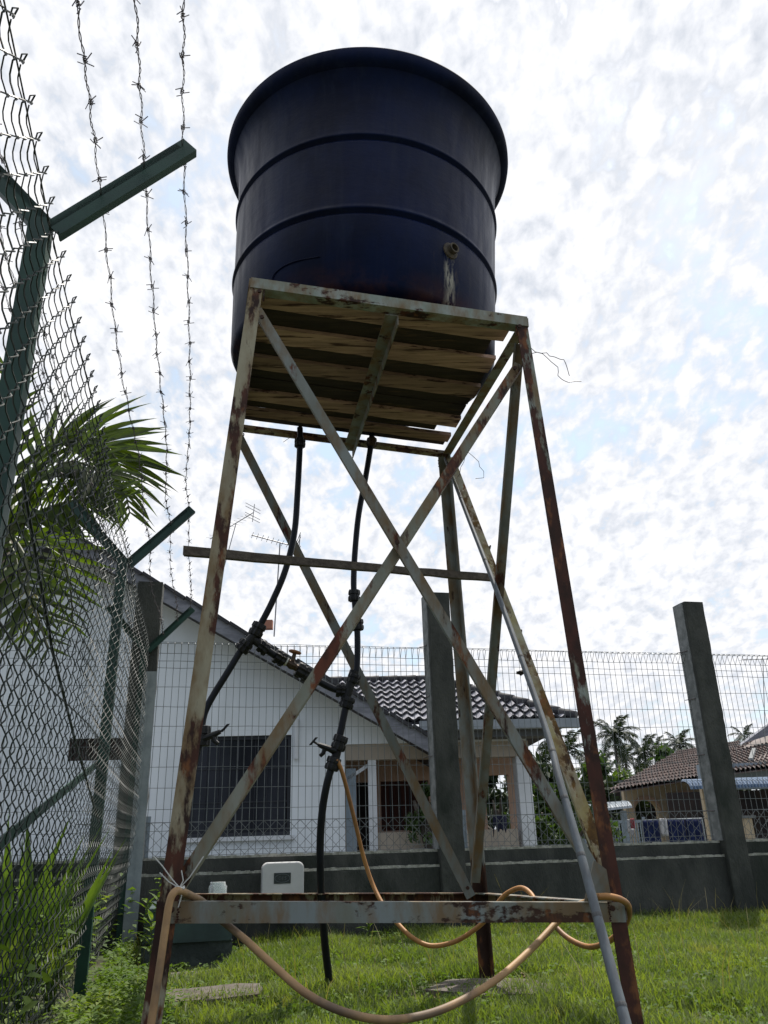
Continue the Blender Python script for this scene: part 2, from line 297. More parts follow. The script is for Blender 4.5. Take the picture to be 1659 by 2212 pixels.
# clear plastic
g = bpy.data.materials.new('clear_plastic'); g.use_nodes = True; b = g.node_tree.nodes['Principled BSDF']; b.inputs['Transmission Weight'].default_value = 0.75; b.inputs['Roughness'].default_value = 0.15; b.inputs['Base Color'].default_value = (0.9, 0.93, 0.93, 1); b.inputs['IOR'].default_value = 1.3; MATS['clear_plastic'] = g

# ------------------------------------------------------------------ the setting: ground
mb = MB(); S = 900
mb.add([(-S,-S,-0.01),(S,-S,-0.01),(S,S,-0.01),(-S,S,-0.01)], [(0,1,2,3)])
tag(obj('ground', mb, MATS['yard']), kind='structure')
def hgt(x, y): return 0.012*math.sin(x*2.1+0.5)+0.010*math.sin(y*2.7+x)+0.006*math.sin(x*7+y*5)
mb = MB(); nx, ny = 70, 60; X0, X1, Y0, Y1 = -6.0, 7.0, -1.0, 9.0
def yend(x): return 6.46/WALL.n.y - x*WALL.n.x/WALL.n.y
vs = []
for j in range(ny+1):
    for i in range(nx+1):
        x = X0+(X1-X0)*i/nx; y = Y0+(yend(x)-Y0)*j/ny; vs.append((x, y, hgt(x, y)+0.004))
mb.add(vs, [(j*(nx+1)+i, j*(nx+1)+i+1, (j+1)*(nx+1)+i+1, (j+1)*(nx+1)+i) for j in range(ny) for i in range(nx)])
tag(obj('lawn', mb, MATS['soil'], smooth=True), kind='structure')

# ------------------------------------------------------------------ perimeter wall, pillars, mesh panels
DW = 6.53; WT = 0.567; LEDGE = 0.462
wt = thing('boundary_wall', WALL.p(2, DW, 0), 'low rough grey concrete wall with a stepped top carrying the wire mesh panels', 'wall')
def rough_strip(s0, s1, d0, d1, z0, z1, step=0.06, jag=0.004):    # long block whose front top edge is worn
    mb = MB(); n = int((s1-s0)/step); vs = []
    for i in range(n+1):
        s = s0+(s1-s0)*i/n; j1, j2 = rng.normal(0, jag), rng.normal(0, jag)
        pts = [(d0, z0), (d0, z1-0.018+j1), (d0+0.016+j2, z1), (d1, z1), (d1, z0)]
        vs += [WALL.p(s, d, z) for d, z in pts]
    mb.add(vs, [(i*5+k, i*5+5+k, i*5+6+k, i*5+1+k) for i in range(n) for k in range(4)] + [(0,1,2,3,4), tuple(range(n*5, n*5+5))[::-1]])
    return mb
WS0, WS1 = -4.6, 9.0
obj('lower_wall', rough_strip(WS0, WS1, DW-0.11, DW+0.11, -0.1, LEDGE), MATS['concrete'], wt)
obj('coping', rough_strip(WS0, WS1, DW-0.075, DW+0.085, LEDGE+0.001, WT), MATS['concrete'], wt)
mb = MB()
for (dd, zt) in ((DW-0.11, LEDGE), (DW-0.075, WT)):   # crumbled lip, the sunlit edge line put into its pale colour
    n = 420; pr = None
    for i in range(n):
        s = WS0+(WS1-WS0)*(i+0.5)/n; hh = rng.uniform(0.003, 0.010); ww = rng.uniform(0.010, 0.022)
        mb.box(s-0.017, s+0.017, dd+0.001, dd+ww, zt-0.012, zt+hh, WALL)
o = obj('sunlit_lip', mb, MATS['concrete_sunlit'], wt); o['kind'] = 'stuff'
PS = [-2.81, -0.425, 1.920, 4.318, 6.75]; PZ = 2.575; PW = 0.095
plabels = ['hidden rough concrete pillar beyond the green fence', 'rough concrete pillar behind the far green fence post left of the gable', 'rough concrete pillar standing behind the tank stand in front of the porch roof', 'rightmost rough concrete pillar with a pale left side before the far tiled roofs', '']
for i, s in enumerate(PS):
    if i in (0, 4): continue
    p = thing('concrete_pillar', WALL.p(s, DW, 0), plabels[i], 'pillar', 'concrete pillars along the boundary wall')
    mb = MB(); n = 26; vs = []
    for k in range(n+1):
        z = PZ*k/n; j = lambda: rng.normal(0, 0.0022)
        c = 0.006
        pts = [(s-PW, DW-PW+c), (s-PW+c, DW-PW), (s+PW-c, DW-PW), (s+PW, DW-PW+c), (s+PW, DW+PW), (s-PW, DW+PW)]
        vs += [WALL.p(a+j(), b_+j()-0.06, z) for a, b_ in pts]
    mb.add(vs, [(q*6+k, q*6+(k+1) % 6, q*6+6+(k+1) % 6, q*6+6+k) for q in range(n) for k in range(6)]+[tuple(range(n*6, n*6+6))])
    obj('shaft', mb, MATS['concrete'], p)
    mb = MB(); vs = []                          # paler strip on the left side, set proud of the shaft
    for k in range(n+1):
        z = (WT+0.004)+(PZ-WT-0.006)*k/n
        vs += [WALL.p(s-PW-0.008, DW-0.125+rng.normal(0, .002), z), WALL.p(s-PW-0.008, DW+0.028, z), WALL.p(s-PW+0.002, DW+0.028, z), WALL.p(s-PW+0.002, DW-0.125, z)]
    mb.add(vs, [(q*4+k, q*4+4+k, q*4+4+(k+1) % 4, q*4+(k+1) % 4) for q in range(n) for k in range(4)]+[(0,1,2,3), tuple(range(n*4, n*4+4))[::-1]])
    obj('pale_left_side', mb, MATS['concrete_pale'], p)
    if i in (2, 3):
        mb = MB()
        for zc in (2.14, 1.72, 1.25, 0.8): mb.tube([WALL.p(s-PW-0.012, DW-0.09, zc), WALL.p(s-PW-0.012, DW+0.005, zc+0.004), WALL.p(s-PW-0.05, DW+0.01, zc)], 0.0035, 5)
        obj('tie_wire', mb, MATS['wire_barb'], p)
def wire_mesh_obj(pts, r, n=4):
    mb = MB(); mb.tube(pts, r, n, cap=False); return mb
PT = WT+1.565
names = ['wire mesh fence panel on the wall left of the first pillar', 'rolled top wire mesh panel on the wall before the white gable house', 'rolled top wire mesh panel between the two right pillars with palms behind', 'rolled top wire mesh panel right of the rightmost pillar before tiled roofs']
vm = MB(); v0 = [(0, 0, 0), (0, 0, 0.10*1), (0.0, 0, 1.46)]
# vertical wire: rises, then folds forward into the triangular rolled top
prof = [(0, 0.004), (0, 1.475), (-0.052, 1.545), (-0.030, 1.560), (0.010, 1.562), (0.020, 1.548), (0.004, 1.478)]
vm.tube([V((0, d, z)) for d, z in prof], 0.0021, 5)
vme = mesh('vertical_wire', vm, MATS['wire_brc'])
for i in range(0, 4):
    s0, s1 = PS[i]+PW+0.012, PS[i+1]-PW-0.012
    if i == 3: s1 = PS[4]-0.1
    p = thing('mesh_panel', WALL.p((s0+s1)/2, DW, WT), names[i], 'fence panel', 'wire mesh panels on the boundary wall')
    n = int((s1-s0)/0.0515)
    for k in range(n+1):
        s = s0+(s1-s0)*k/n + rng.normal(0, 0.0012); inst('vertical_wire', vme, mfrom(WALL.a, WALL.n, V((rng.normal(0, .002), rng.normal(0, .002), 1)), WALL.p(s, DW, WT)), p)
    zs = [0.012, 0.045]+[0.18+0.148*k for k in range(9)]+[1.475, 1.475-0.058]
    for z in zs+[(-0.052, 1.545), (-0.004, 1.566)]:
        dd, zc = z if isinstance(z, tuple) else (-0.004, z)
        q = [WALL.p(s0-0.03+(s1-s0+0.06)*k/12, DW+dd+rng.normal(0, .002), WT+zc+rng.normal(0, .0016)) for k in range(13)]
        obj('horizontal_wire', wire_mesh_obj(q, 0.0023), MATS['wire_brc'], p)

# ------------------------------------------------------------------ chain-link fence on the left
FD = V((-0.2265, 1, 0)).normalized(); FN = V((FD.y, -FD.x, 0))         # along the fence / towards the tower
FP0 = V((-0.81, 1.61, 0))                                            # foot of the near post
fz = 1.45+EZ
cf = thing('chain_link_fence', FP0+FD*2, 'tall galvanised chain link fence running along the left side of the lot', 'fence')
def post_xy(Y): return FP0+FD*((Y-1.61)/FD.y)
PY = [1.61, 4.13, 6.12]
plab = ['nearest green steel fence post with Y arms at the upper left', 'second green fence post whose arms stand against the sky beside the palm', 'farthest green fence post by the corner pillar, its arms against the gable wall']
ARM = 0.445; wa = V((FN.x, FN.y, 0))
def arm_pt(base, side, t): return base+V((0, 0, fz))+wa*side*(0.3*t+0.01)+V((0, 0, 0.325*t))
for i, Y in enumerate(PY):
    b0 = post_xy(Y); p = thing('fence_post', b0, plab[i], 'fence post', 'posts of the chain link fence')
    w_ = 0.050 if i < 2 else 0.045
    mb = MB(); mb.angle(b0-FD*w_*0.5+FN*0.0, b0-FD*w_*0.5+V((0, 0, fz+0.02)), FD, -FN, w_, 0.006, w_)
    obj('post_upright', mb, MATS['fence_green'], p)
    mb = MB(); mb.bar(b0+FD*(w_*0.5+0.004)-FN*w_*0.42, b0+FD*(w_*0.5+0.004)-FN*w_*0.42+V((0, 0, fz-0.02)), FD*0.007, FN*w_*0.8); obj('sunlit_flange', mb, MATS['fence_grey'], p)  # pale grey carries the sunlit right side of the post as colour
    for sd_ in (1, -1):
        mb = MB(); a, e = arm_pt(b0, sd_, -0.02), arm_pt(b0, sd_, 1.02)
        up = (e-a).normalized().cross(FD)*(1 if sd_ > 0 else -1)
        if up.z < 0: up = -up
        mb.angle(a-FD*0.02-up*0.028, e-FD*0.02-up*0.028, up, FD, 0.050, 0.005, 0.026)
        mb.bar(a-FD*0.012+up*0.012, e-FD*0.012+up*0.012-(e-a)*0.06, up*0.02, FD*0.016)
        ar = obj('arm', mb, MATS['fence_green'], p)
mb = MB(); b3 = post_xy(6.10)+FN*0.045; mb.angle(b3-FD*0.03, b3-FD*0.03+V((0, 0, 1.86)), FD, -FN, 0.055, 0.006, 0.05); mb.angle(b3-FD*0.034, b3-FD*0.034+V((0, 0, 1.86)), FN, FD, 0.045, 0.006, 0.05)
tag(obj('corner_stake', mb, MATS['fence_grey'], None, org=b3), 'pale galvanised steel stake standing against the corner pillar at the end of the mesh', 'stake')
# diagonal brace of the second post
q0 = post_xy(4.05); v = ray(215, 1650); 
br = thing('brace_bar', post_xy(3), 'dark green diagonal brace bar running down behind the chain link mesh', 'brace')
mb = MB(); 
def fhit(px, py, off=-0.05): v = ray(px, py); return E0+v*(((FP0+FN*off-E0).dot(FN))/v.dot(FN))
mb.angle(fhit(222, 1648), fhit(0, 1838)+(fhit(0, 1838)-fhit(222, 1648))*0.35, (0, 0, 1), -FN, 0.034, 0.005); obj('bar', mb, MATS['fence_green'], br)
def bulge(Y, z):      # mesh pulled out of its plane, more so near the ground
    o_ = 0.016+0.006*math.sin(Y*2.3)*math.sin(z*1.5+0.4)
    if z < 0.75: o_ -= (0.02+0.05*max(0, (Y-2.0)/4))*((0.75-z)/0.75)**1.6*2.0
    o_ += 0.005*math.sin(Y*4.1+z*2)
    return o_
WSP, PER = 0.0475, 0.096
nw = int((6.10-0.78)/WSP)
for k in range(nw):
    Yc = 0.78+k*WSP; mb = MB(); pts = []; nz = int((fz-0.0)/PER*2)
    for j in range(nz+1):
        zc = fz+0.004-j*PER/2; ph = (j+k) % 2
        for q in (0, 0.5):
            if j == nz and q: break
            if q == 0: u = (0.5 if ph else -0.5)*1.16; wv = 0
            else: u = 0; wv = 0.012 if ph else -0.010
            z = zc-q*PER/2; z += 0.006*math.sin(Yc*3+z*4)
            if z < 0.01: break
            Yq = Yc+u*WSP; base = FP0+FD*((Yq-1.61)/FD.y); pts.append(base+FN*(bulge(Yq, z)+wv)+V((0, 0, z)))
    near = Yc < 2.6
    if near:  # round the zigzag so that near wires read as bent spirals
        sm = []
        for j in range(len(pts)-1): sm += [pts[j]*0.82+pts[j+1]*0.18, pts[j]*0.18+pts[j+1]*0.82]
        pts = sm
    mb.tube(pts, 0.0019 if Yc < 3 else 0.0014, 4, cap=False)
    if k % 2 == 0:        # knuckle twisted over the next wire at the top edge
        b_ = FP0+FD*((Yc-WSP*0.5-1.61)/FD.y)+FN*bulge(Yc, fz)+V((0, 0, fz))
        mb.tube([b_, b_+FD*0.008+V((0, 0, 0.014)), b_+FN*0.007+V((0, 0, 0.024)), b_-FD*0.008+V((0, 0, 0.012)), b_-FN*0.004], 0.0019, 4)
    obj('mesh_wire', mb, MATS['wire_mesh'], cf)
tw = MB()
for z in (fz-0.02, 1.05):
    tw.tube([FP0+FD*((Y-1.61)/FD.y)+FN*(bulge(Y, z)-0.006)+V((0, 0, z+0.01*math.sin(Y*2))) for Y in np.linspace(0.8, 6.1, 40)], 0.002, 4)
obj('line_wire', tw, MATS['wire_mesh'], cf)
tw = MB(); tw.tube([FP0+FD*((Y-1.61)/FD.y)-FN*0.012+V((0, 0, z)) for Y, z in ((1.75, 1.42), (2.4, 1.16), (3.1, 0.97), (4.1, 0.74))], 0.005, 5)
obj('stay_wire', tw, MATS['wire_mesh'], cf)

# barbed strands
bm_ = MB()
for a in (0, 1):
    pts = []
    for k in range(9):
        th = k/8*2*math.pi*1.6; pts.append(V((0.0045*math.cos(th), 0.004*(k-4)/4*1.2+(a-0.5)*0.006, 0.0045*math.sin(th))))
    e0 = V((0.017, -0.009, 0.007)) if a else V((-0.012, -0.006, 0.014)); e1 = V((-0.015, 0.009, 0.008)) if a else V((0.014, 0.006, -0.014))
    bm_.tube([e0]+pts+[e1], 0.0012, 4)
barb_me = mesh('barb', bm_, MATS['wire_barb'])
sides = {1: 'right', -1: 'left'}
for sd_ in (1, -1):
    for j, t in enumerate((0.33, 0.66, 0.97)):
        ctl = []
        a1, a2, a3 = [arm_pt(post_xy(Y), sd_, t)+V((0, 0, 0.01))-FD*0.03 for Y in PY]
        d0 = (a2-a1)/(PY[1]-PY[0])
        ctl = [a1-d0*0.9+V((0, 0, 0.02)), a1-d0*0.45+V((0.008*sd_, 0, -0.012)), a1, a1.lerp(a2, 0.3)+V((0.012*(j-1), 0, -0.018)), a1.lerp(a2, 0.62)+V((0.01, 0, -0.022+0.01*j)), a1.lerp(a2, 0.85)+V((-0.012, 0, -0.01)), a2,
               a2.lerp(a3, 0.3)+V((-0.02+0.01*j, 0, -0.05)), a2.lerp(a3, 0.7)+V((0.01, 0, -0.04)), a3]
        path = spline(ctl, 26)
        path = [q_+V((0.0025*math.sin(i*0.9+j), 0, 0.003*math.sin(i*0.6+j*2))) for i, q_ in enumerate(path)]
        nm = ['innermost', 'middle', 'outermost'][j]
        p = thing('barbed_wire', a1, f'{nm} barbed wire strand on the {sides[sd_]} arms of the green fence posts', 'barbed wire', 'barbed wire strands on the fence arms')
        for a in (0, 1):
            mb = MB(); tp = []
            for i in range(len(path)-1):
                for q in (0, 0.34, 0.67):
                    c = path[i].lerp(path[i+1], q); ph = (i+q)*2.0+a*math.pi; tp.append(c+V((math.cos(ph), 0, math.sin(ph)))*0.0019)
            mb.tube(tp, 0.0011, 4); obj('strand', mb, MATS['wire_barb'], p)
        acc = 0.03; last = path[0]
        for i in range(1, len(path)):
            acc += (path[i]-last).length
            if acc > 0.098+0.02*random.random():
                acc = 0; ax = (path[i]-last).normalized(); rr = random.uniform(0, 6.28); xx = V((math.cos(rr), 0, math.sin(rr))); xx = (xx-ax*xx.dot(ax)).normalized()
                inst('barb', barb_me, mfrom(xx, ax, xx.cross(ax), path[i]), p)
            last = path[i]

# ------------------------------------------------------------------ tank stand
T = dict(FL=at(541, 602, 2.70), FR=at(1137, 687, 2.94), RR=at(966, 974, 4.10), RL=at(503, 914, 3.86))
B = dict(FL=at(343, 1947, 2.55), FR=at(1347, 1949, 2.84), RR=at(1046, 1928, 4.24), RL=at(357, 1930, 3.95))
def ground_pt(a, b, z=0.0): t = (z-a.z)/(b.z-a.z); return a.lerp(b, t)
G = {k: ground_pt(T[k], B[k], 0.03) for k in T}
st = thing('tank_stand', (G['FL']+G['RR'])/2, 'tall rusty angle iron stand with pale flaking paint holding up the black water tank', 'tank stand')
nb = dict(FL=('FR', 'RL'), FR=('FL', 'RR'), RR=('RL', 'FR'), RL=('RR', 'FL'))
lm = dict(FL='steel_leg', FR='steel_red', RR='steel_rear', RL='steel_dull')
for k in ('FL', 'FR', 'RR', 'RL'):
    mb = MB(); mb.angle(G[k], T[k]+V((0, 0, 0.0)), B[nb[k][0]]-B[k], B[nb[k][1]]-B[k], dict(FL=0.054, FR=0.050, RR=0.056, RL=0.052)[k], 0.006); obj('leg', mb, MATS[lm[k]], st)
IN = lambda a, b: (b-a).normalized()
def member(name, a, b, wdir, idir, w_, m_, w2=None, mid=False):
    a, b = V(a), V(b)
    if mid: ax_ = (b-a).normalized(); p_ = V(wdir)-ax_*V(wdir).dot(ax_); p_ = p_.normalized()*w_*0.5; a, b = a-p_, b-p_
    mb = MB(); mb.angle(a, b, wdir, idir, w_, 0.005, w2); return obj(name, mb, MATS[m_], st)
Zd = V((0, 0, -1))
# top frame: web hangs down, flange turned inward
for a, b, m_ in (('FL', 'FR', 'steel_top'), ('FR', 'RR', 'steel_paint'), ('RL', 'RR', 'steel_leg'), ('FL', 'RL', 'steel_leg')):
    inn = (T['FL']+T['RR'])/2-(T[a]+T[b])/2; off = -IN((T[a]+T[b])/2, (T['FL']+T['RR'])/2)*0.007
    P, Q = T[a]+V((0, 0, 0.002))+off, T[b]+V((0, 0, 0.002))+off
    if (a, b) == ('FL', 'FR'): # outer web + lower flange visible from beneath
        member('top_rail', P-V((0, 0, 0.048)), Q-V((0, 0, 0.048)), inn, (0, 0, 1), 0.05, m_, 0.05)
    else: member('top_rail', P-V((0, 0, 0.045)), Q-V((0, 0, 0.045)), inn, (0, 0, 1), 0.045, m_, 0.045)
# middle bearer under the planks
cm0 = at(850, 672, 2.86)-V((0, 0, 0.01)); cm1 = T['RL'].lerp(T['RR'], (757-503)/(966-503.0))-V((0, 0, 0.05))
member('bearer', T['FL'].lerp(T['FR'], 0.52)+V((0, 0.03, -0.056)), cm1+V((0, 0.02, -0.012)), (-1, 0, 0), (0, 0, -1), 0.055, 'steel_paint', 0.05)
# lower beams
def inw(a, b): return (G['FL']+G['RR'])/2*1.0-(B[a]+B[b])/2
for a, b, m_, wd in (('FL', 'FR', 'steel_rail', 0.056), ('FR', 'RR', 'steel_paint', 0.05), ('RL', 'RR', 'steel_leg', 0.05), ('FL', 'RL', 'steel_leg', 0.05)):
    i_ = inw(a, b); i_.z = 0; i_ = i_.normalized(); P, Q = B[a]-i_*0.006, B[b]-i_*0.006
    if (a, b) == ('FL', 'FR'): P = P.lerp(Q, 0.015)
    member('lower_rail', P, Q, Zd, i_, wd, m_, 0.05)
# braces
def on(a, b, px, py):                # point with image position (px,py) at depth interpolated along edge a-b
    A, Bq = a, b; return A, Bq
cen = (G['FL']+G['RR'])/2
fi = V((-0.21, 1, 0)).normalized()
member('brace', at(556, 668, 2.70), at(1300, 1905, 2.845), V((1, -.0, 0.6)), fi, 0.037, 'steel_paint', 0.032, True)
member('brace', at(1121, 786, 2.965), at(386, 1912, 2.60), V((-1, 0, 0.6)), fi, 0.038, 'steel_brace', 0.032, True)
member('brace', at(1110, 742, 3.0), at(1016, 1905, 4.16), V((1, 0, 0)), V((0, -1, 0)), 0.045, 'steel_dull', 0.03)
member('brace', at(962, 992, 4.06), at(1296, 1896, 2.92), V((1, 0, 0.35)), V((-0.3, -1, 0.2)), 0.050, 'steel_lichen', 0.036)
member('brace', at(508, 926, 3.84), at(1018, 1938, 4.17), V((1, 0, 0.5)), V((0, 1, 0)), 0.045, 'steel_dull', 0.03, True)
bt = MB(); ring(bt, V((0, 0, 0)), V((0, -1, 0)), [(0.0, 0), (0.010, 0), (0.010, 0.006), (0.0, 0.006)], 6) if 'ring' in globals() else bt.tube([V((0, 0, 0)), V((0, -0.008, 0))], 0.009, 6)
btm = mesh('bolt', bt, MATS['steel_rear'])
for px, py, Y in ((566, 686, 2.688), (1112, 796, 2.945), (858, 1172, 2.742), (398, 1893, 2.585), (1290, 1885, 2.82), (371, 1965, 2.53), (1322, 1962, 2.81), (561, 630, 2.68), (1122, 706, 2.92), (1010, 1918, 4.15)):
    inst('bolt', btm, Matrix.Translation(at(px, py, Y)), st)
wb = MB()
for k_ in ('FL', 'FR', 'RR', 'RL'):
    for (P_, d_) in ((T[k_]-V((0, 0, 0.05)), (T[nb[k_][0]]-T[k_]).normalized()), (B[k_]-V((0, 0, 0.0)), (B[nb[k_][0]]-B[k_]).normalized())):
        for j in range(9): q_ = P_+d_*(0.055+rng.normal(0, .0015))+V((0, -0.004 if k_[0] == 'F' else 0.004, -0.006*j)); wb.tube([q_, q_+V((0.003, 0, -0.003)), q_+V((0, 0, -0.006))], [0.002, 0.0045, 0.002], 5)
o = obj('weld_bead', wb, MATS['steel_red'], st); o['kind'] = 'stuff'
# gusset plate at the foot of the right braces
gp = [at(1283, 1858, 2.80), at(1310, 1878, 2.80), at(1322, 1948, 2.82), at(1262, 1948, 2.80)]
mb = MB(); mb.prism(gp, (0, 0.006, 0)); obj('gusset_plate', mb, MATS['steel_dull'], st)

# planks of the platform (dark sheet boards above pale boards)
def plat(u, v): return (T['FL'].lerp(T['FR'], u)).lerp(T['RL'].lerp(T['RR'], u), v)
ux = (T['FR']-T['FL']).normalized()
nP = V((0, 0, 1)); uy = (T['RL']-T['FL']); uy = (uy-ux*uy.dot(ux)).normalized(); up = ux.cross(uy).normalized()
bands = [(0.03, 0.155, 1), (0.157, 0.265, 0), (0.268, 0.365, 1), (0.367, 0.46, 0), (0.463, 0.55, 1), (0.553, 0.63, 0), (0.633, 0.715, 0), (0.718, 0.795, 1), (0.798, 0.865, 0), (0.868, 0.925, 1), (0.935, 0.985, 0)]
for i, (v0_, v1_, lt) in enumerate(bands):
    ua, ub = 0.012+random.uniform(0, .01), 0.985-random.uniform(0, .02)
    if i == 1: ub = 0.93
    if i == 8: ub = 0.90
    z0, z1 = (0.004, 0.026) if lt else (0.022, 0.042)
    z0 += 0.0015*(i % 3); 
    mb = MB(); n = 10; vs = []
    for k in range(n+1):
        u = ua+(ub-ua)*k/n; j = random.uniform(-.004, .004)
        a, b_ = plat(u, v0_+j*0.6), plat(u, v1_+j*0.6); vs += [a+up*z0, b_+up*z0, b_+up*z1, a+up*z1]
    mb.add(vs, [(q*4+k, q*4+4+k, q*4+4+(k+1) % 4, q*4+(k+1) % 4) for q in range(n) for k in range(4)]+[(0,1,2,3), tuple(range(n*4, n*4+4))[::-1]])
    obj('plank', mb, MATS['wood_light' if lt else 'wood_dark'], st)
# bits of tie wire left hanging
def wire(px, Y, lab, r=0.0016, m_='wire_barb'):
    p = [at(x, y, Y) for x, y in px]; mb = MB(); mb.tube(p, r, 5); o = obj('tie_wire', mb, MATS[m_], None, org=p[0]); return tag(o, lab, 'wire')
wire([(1143,748),(1156,760),(1170,763),(1181,762),(1187,769),(1198,771),(1210,776),(1218,777),(1222,785),(1225,794),(1230,812)], 2.95, 'short kinked wire end drooping from the top right corner of the stand')
wire([(1143,765),(1160,761),(1172,764),(1184,775),(1190,781),(1205,793),(1206,803),(1205,811),(1212,818),(1218,822),(1228,826),(1240,824),(1256,824)], 2.97, 'longer kinked wire with a flat end at the top right corner of the stand')
wire([(1003,968),(1006,980),(1002,998),(995,1010),(993,1024),(988,1031)], 3.6, 'short wire dangling beside the right brace below the platform', 0.0014)
wire([(1004,971),(1020,984),(1034,997),(1036,1008),(1045,1018),(1045,1032),(1027,1034)], 3.6, 'bent wire loop dangling beside the right brace below the platform', 0.0014)
wire([(646,936),(634,941),(622,948),(612,955)], 3.9, 'short wire sticking out by the left pipe under the platform', 0.0014)
# twigs caught on the right brace
for (x0, y0, x1, y1, Y, lab) in ((1049, 1190, 1060, 1178, 3.76, 'dark broken twig stub stuck high on the right brace'), (1118, 1370, 1127, 1360, 3.5, 'dark broken twig stub stuck on the right brace below the plank'), (1122, 1455, 1133, 1446, 3.42, 'small dark clip hanging on the left edge of the right brace')):
    a, b_ = at(x0, y0, Y-0.03), at(x1, y1, Y-0.03); mb = MB(); mb.tube([a, a.lerp(b_, .5)+V((0.004, 0, -0.002)), b_], [0.012, 0.009, 0.003], 6); mb.tube([a+V((-.012, 0, .004)), a+V((0.012, 0, 0.0))], [0.006, 0.007], 6); tag(obj('twig_stub', mb, MATS['wood_dark'], None, org=a), lab, 'twig')

# wooden batten through the stand
a, b_ = at(397, 1191, 2.93), at(1062, 1249, 3.88); d = (b_-a).normalized(); mb = MB(); n = 16; vs = []
for k in range(n+1):
    c = a.lerp(b_, k/n)+V((0, 0, rng.normal(0, .0012))); hh = 0.017+rng.normal(0, .0006)
    vs += [c+V((0, -.012, -hh)), c+V((0, .012, -hh)), c+V((0, .012, hh)), c+V((0, -.012, hh))]
mb.add(vs, [(q*4+k, q*4+4+k, q*4+4+(k+1) % 4, q*4+(k+1) % 4) for q in range(n) for k in range(4)]+[(0,1,2,3), tuple(range(n*4, n*4+4))[::-1]])
tag(obj('wooden_batten', mb, MATS['wood_grey'], None, org=a), 'weathered grey wooden batten laid crosswise through the middle of the tank stand', 'batten')
# bamboo pole leaning on the right side
ctl = [at(962, 990, 4.03), at(1008, 1110, 3.78), at(1076, 1285, 3.42), at(1174, 1560, 3.02), at(1210, 1690, 2.86), at(1250, 1830, 2.74), at(1290, 1978, 2.64), at(1350, 2205, 2.50)]
ctl.append(ctl[-1]+(ctl[-1]-ctl[-2])*1.15)
pts = spline(ctl, 8); bp_ = thing('bamboo_pole', pts[-1], 'grey bamboo pole with ringed joints leaning against the right side of the tank stand', 'bamboo pole')
mb = MB(); mb.tube(pts, [0.0090+0.0070*i/len(pts) for i in range(len(pts))], 12); obj('culm', mb, MATS['bamboo'], bp_, smooth=True)
for i in range(6, len(pts)-2, 7):
    t_ = (pts[i+1]-pts[i]).normalized(); r_ = 0.0090+0.0070*i/len(pts)
    mb = MB(); mb.tube([pts[i]-t_*0.006, pts[i]-t_*0.002, pts[i]+t_*0.002, pts[i]+t_*0.006], [r_+.0005, r_+0.0009, r_+0.0009, r_+.0005], 12); obj('joint_ring', mb, MATS['node_ring'], bp_)

# ------------------------------------------------------------------ the tank
TC = V((-0.083, 3.48, 2.155+EZ+0.035)); tilt = Matrix.Rotation(R(2.3), 4, 'Y')
tk = thing('water_tank', TC, 'large round black plastic water tank with a wide rim on top of the stand', 'water tank')
tk.rotation_euler = (0, R(2.3), 0)
M = bpy.data.materials.new('tank_plastic'); M.use_nodes = True; n = M.node_tree.nodes; l = M.node_tree.links; b = n['Principled BSDF']
b.inputs['Roughness'].default_value = 0.36; b.inputs['Specular IOR Level'].default_value = 0.075
tc = n.new('ShaderNodeTexCoord'); sp = n.new('ShaderNodeSeparateXYZ'); l.new(tc.outputs['Object'], sp.inputs[0])
def tns(s_, st, loc=(0, 0, 0)):
    mp = n.new('ShaderNodeMapping'); mp.inputs['Scale'].default_value = st; mp.inputs['Location'].default_value = loc; l.new(tc.outputs['Object'], mp.inputs[0]); x = n.new('ShaderNodeTexNoise'); x.inputs['Scale'].default_value = s_; x.inputs['Detail'].default_value = 7; x.inputs['Roughness'].default_value = 0.65; l.new(mp.outputs[0], x.inputs[0]); return x.outputs[0]
def tm(op, a, b_=None, cl_=False):
    x = n.new('ShaderNodeMath'); x.operation = op; x.use_clamp = cl_
    for i, q in enumerate((a, b_)):
        if q is None: continue
        if isinstance(q, (int, float)): x.inputs[i].default_value = q
        else: l.new(q, x.inputs[i])
    return x.outputs[0]
def tr_(src, a, c, lo=0, hi=1):
    x = n.new('ShaderNodeMapRange'); x.inputs[1].default_value = a; x.inputs[2].default_value = c; x.inputs[3].default_value = lo; x.inputs[4].default_value = hi; l.new(src, x.inputs[0]); return x.outputs[0]
def tmix(f, a, c):
    x = n.new('ShaderNodeMix'); x.data_type = 'RGBA'; l.new(f, x.inputs[0])
    for s_, q in ((6, a), (7, c)):
        if isinstance(q, tuple): x.inputs[s_].default_value = (*q, 1)
        else: l.new(q, x.inputs[s_])
    return x.outputs[2]
cb = tmix(tr_(tns(1.6, (1, 1, 0.7)), 0.4, 0.65), (0.002, 0.0045, 0.018), (0.0035, 0.010, 0.044))
cb = tmix(tr_(tns(5, (4, 4, 0.35), (3, 3, 3)), 0.5, 0.75, 0, 0.5), cb, (0.014, 0.020, 0.040))
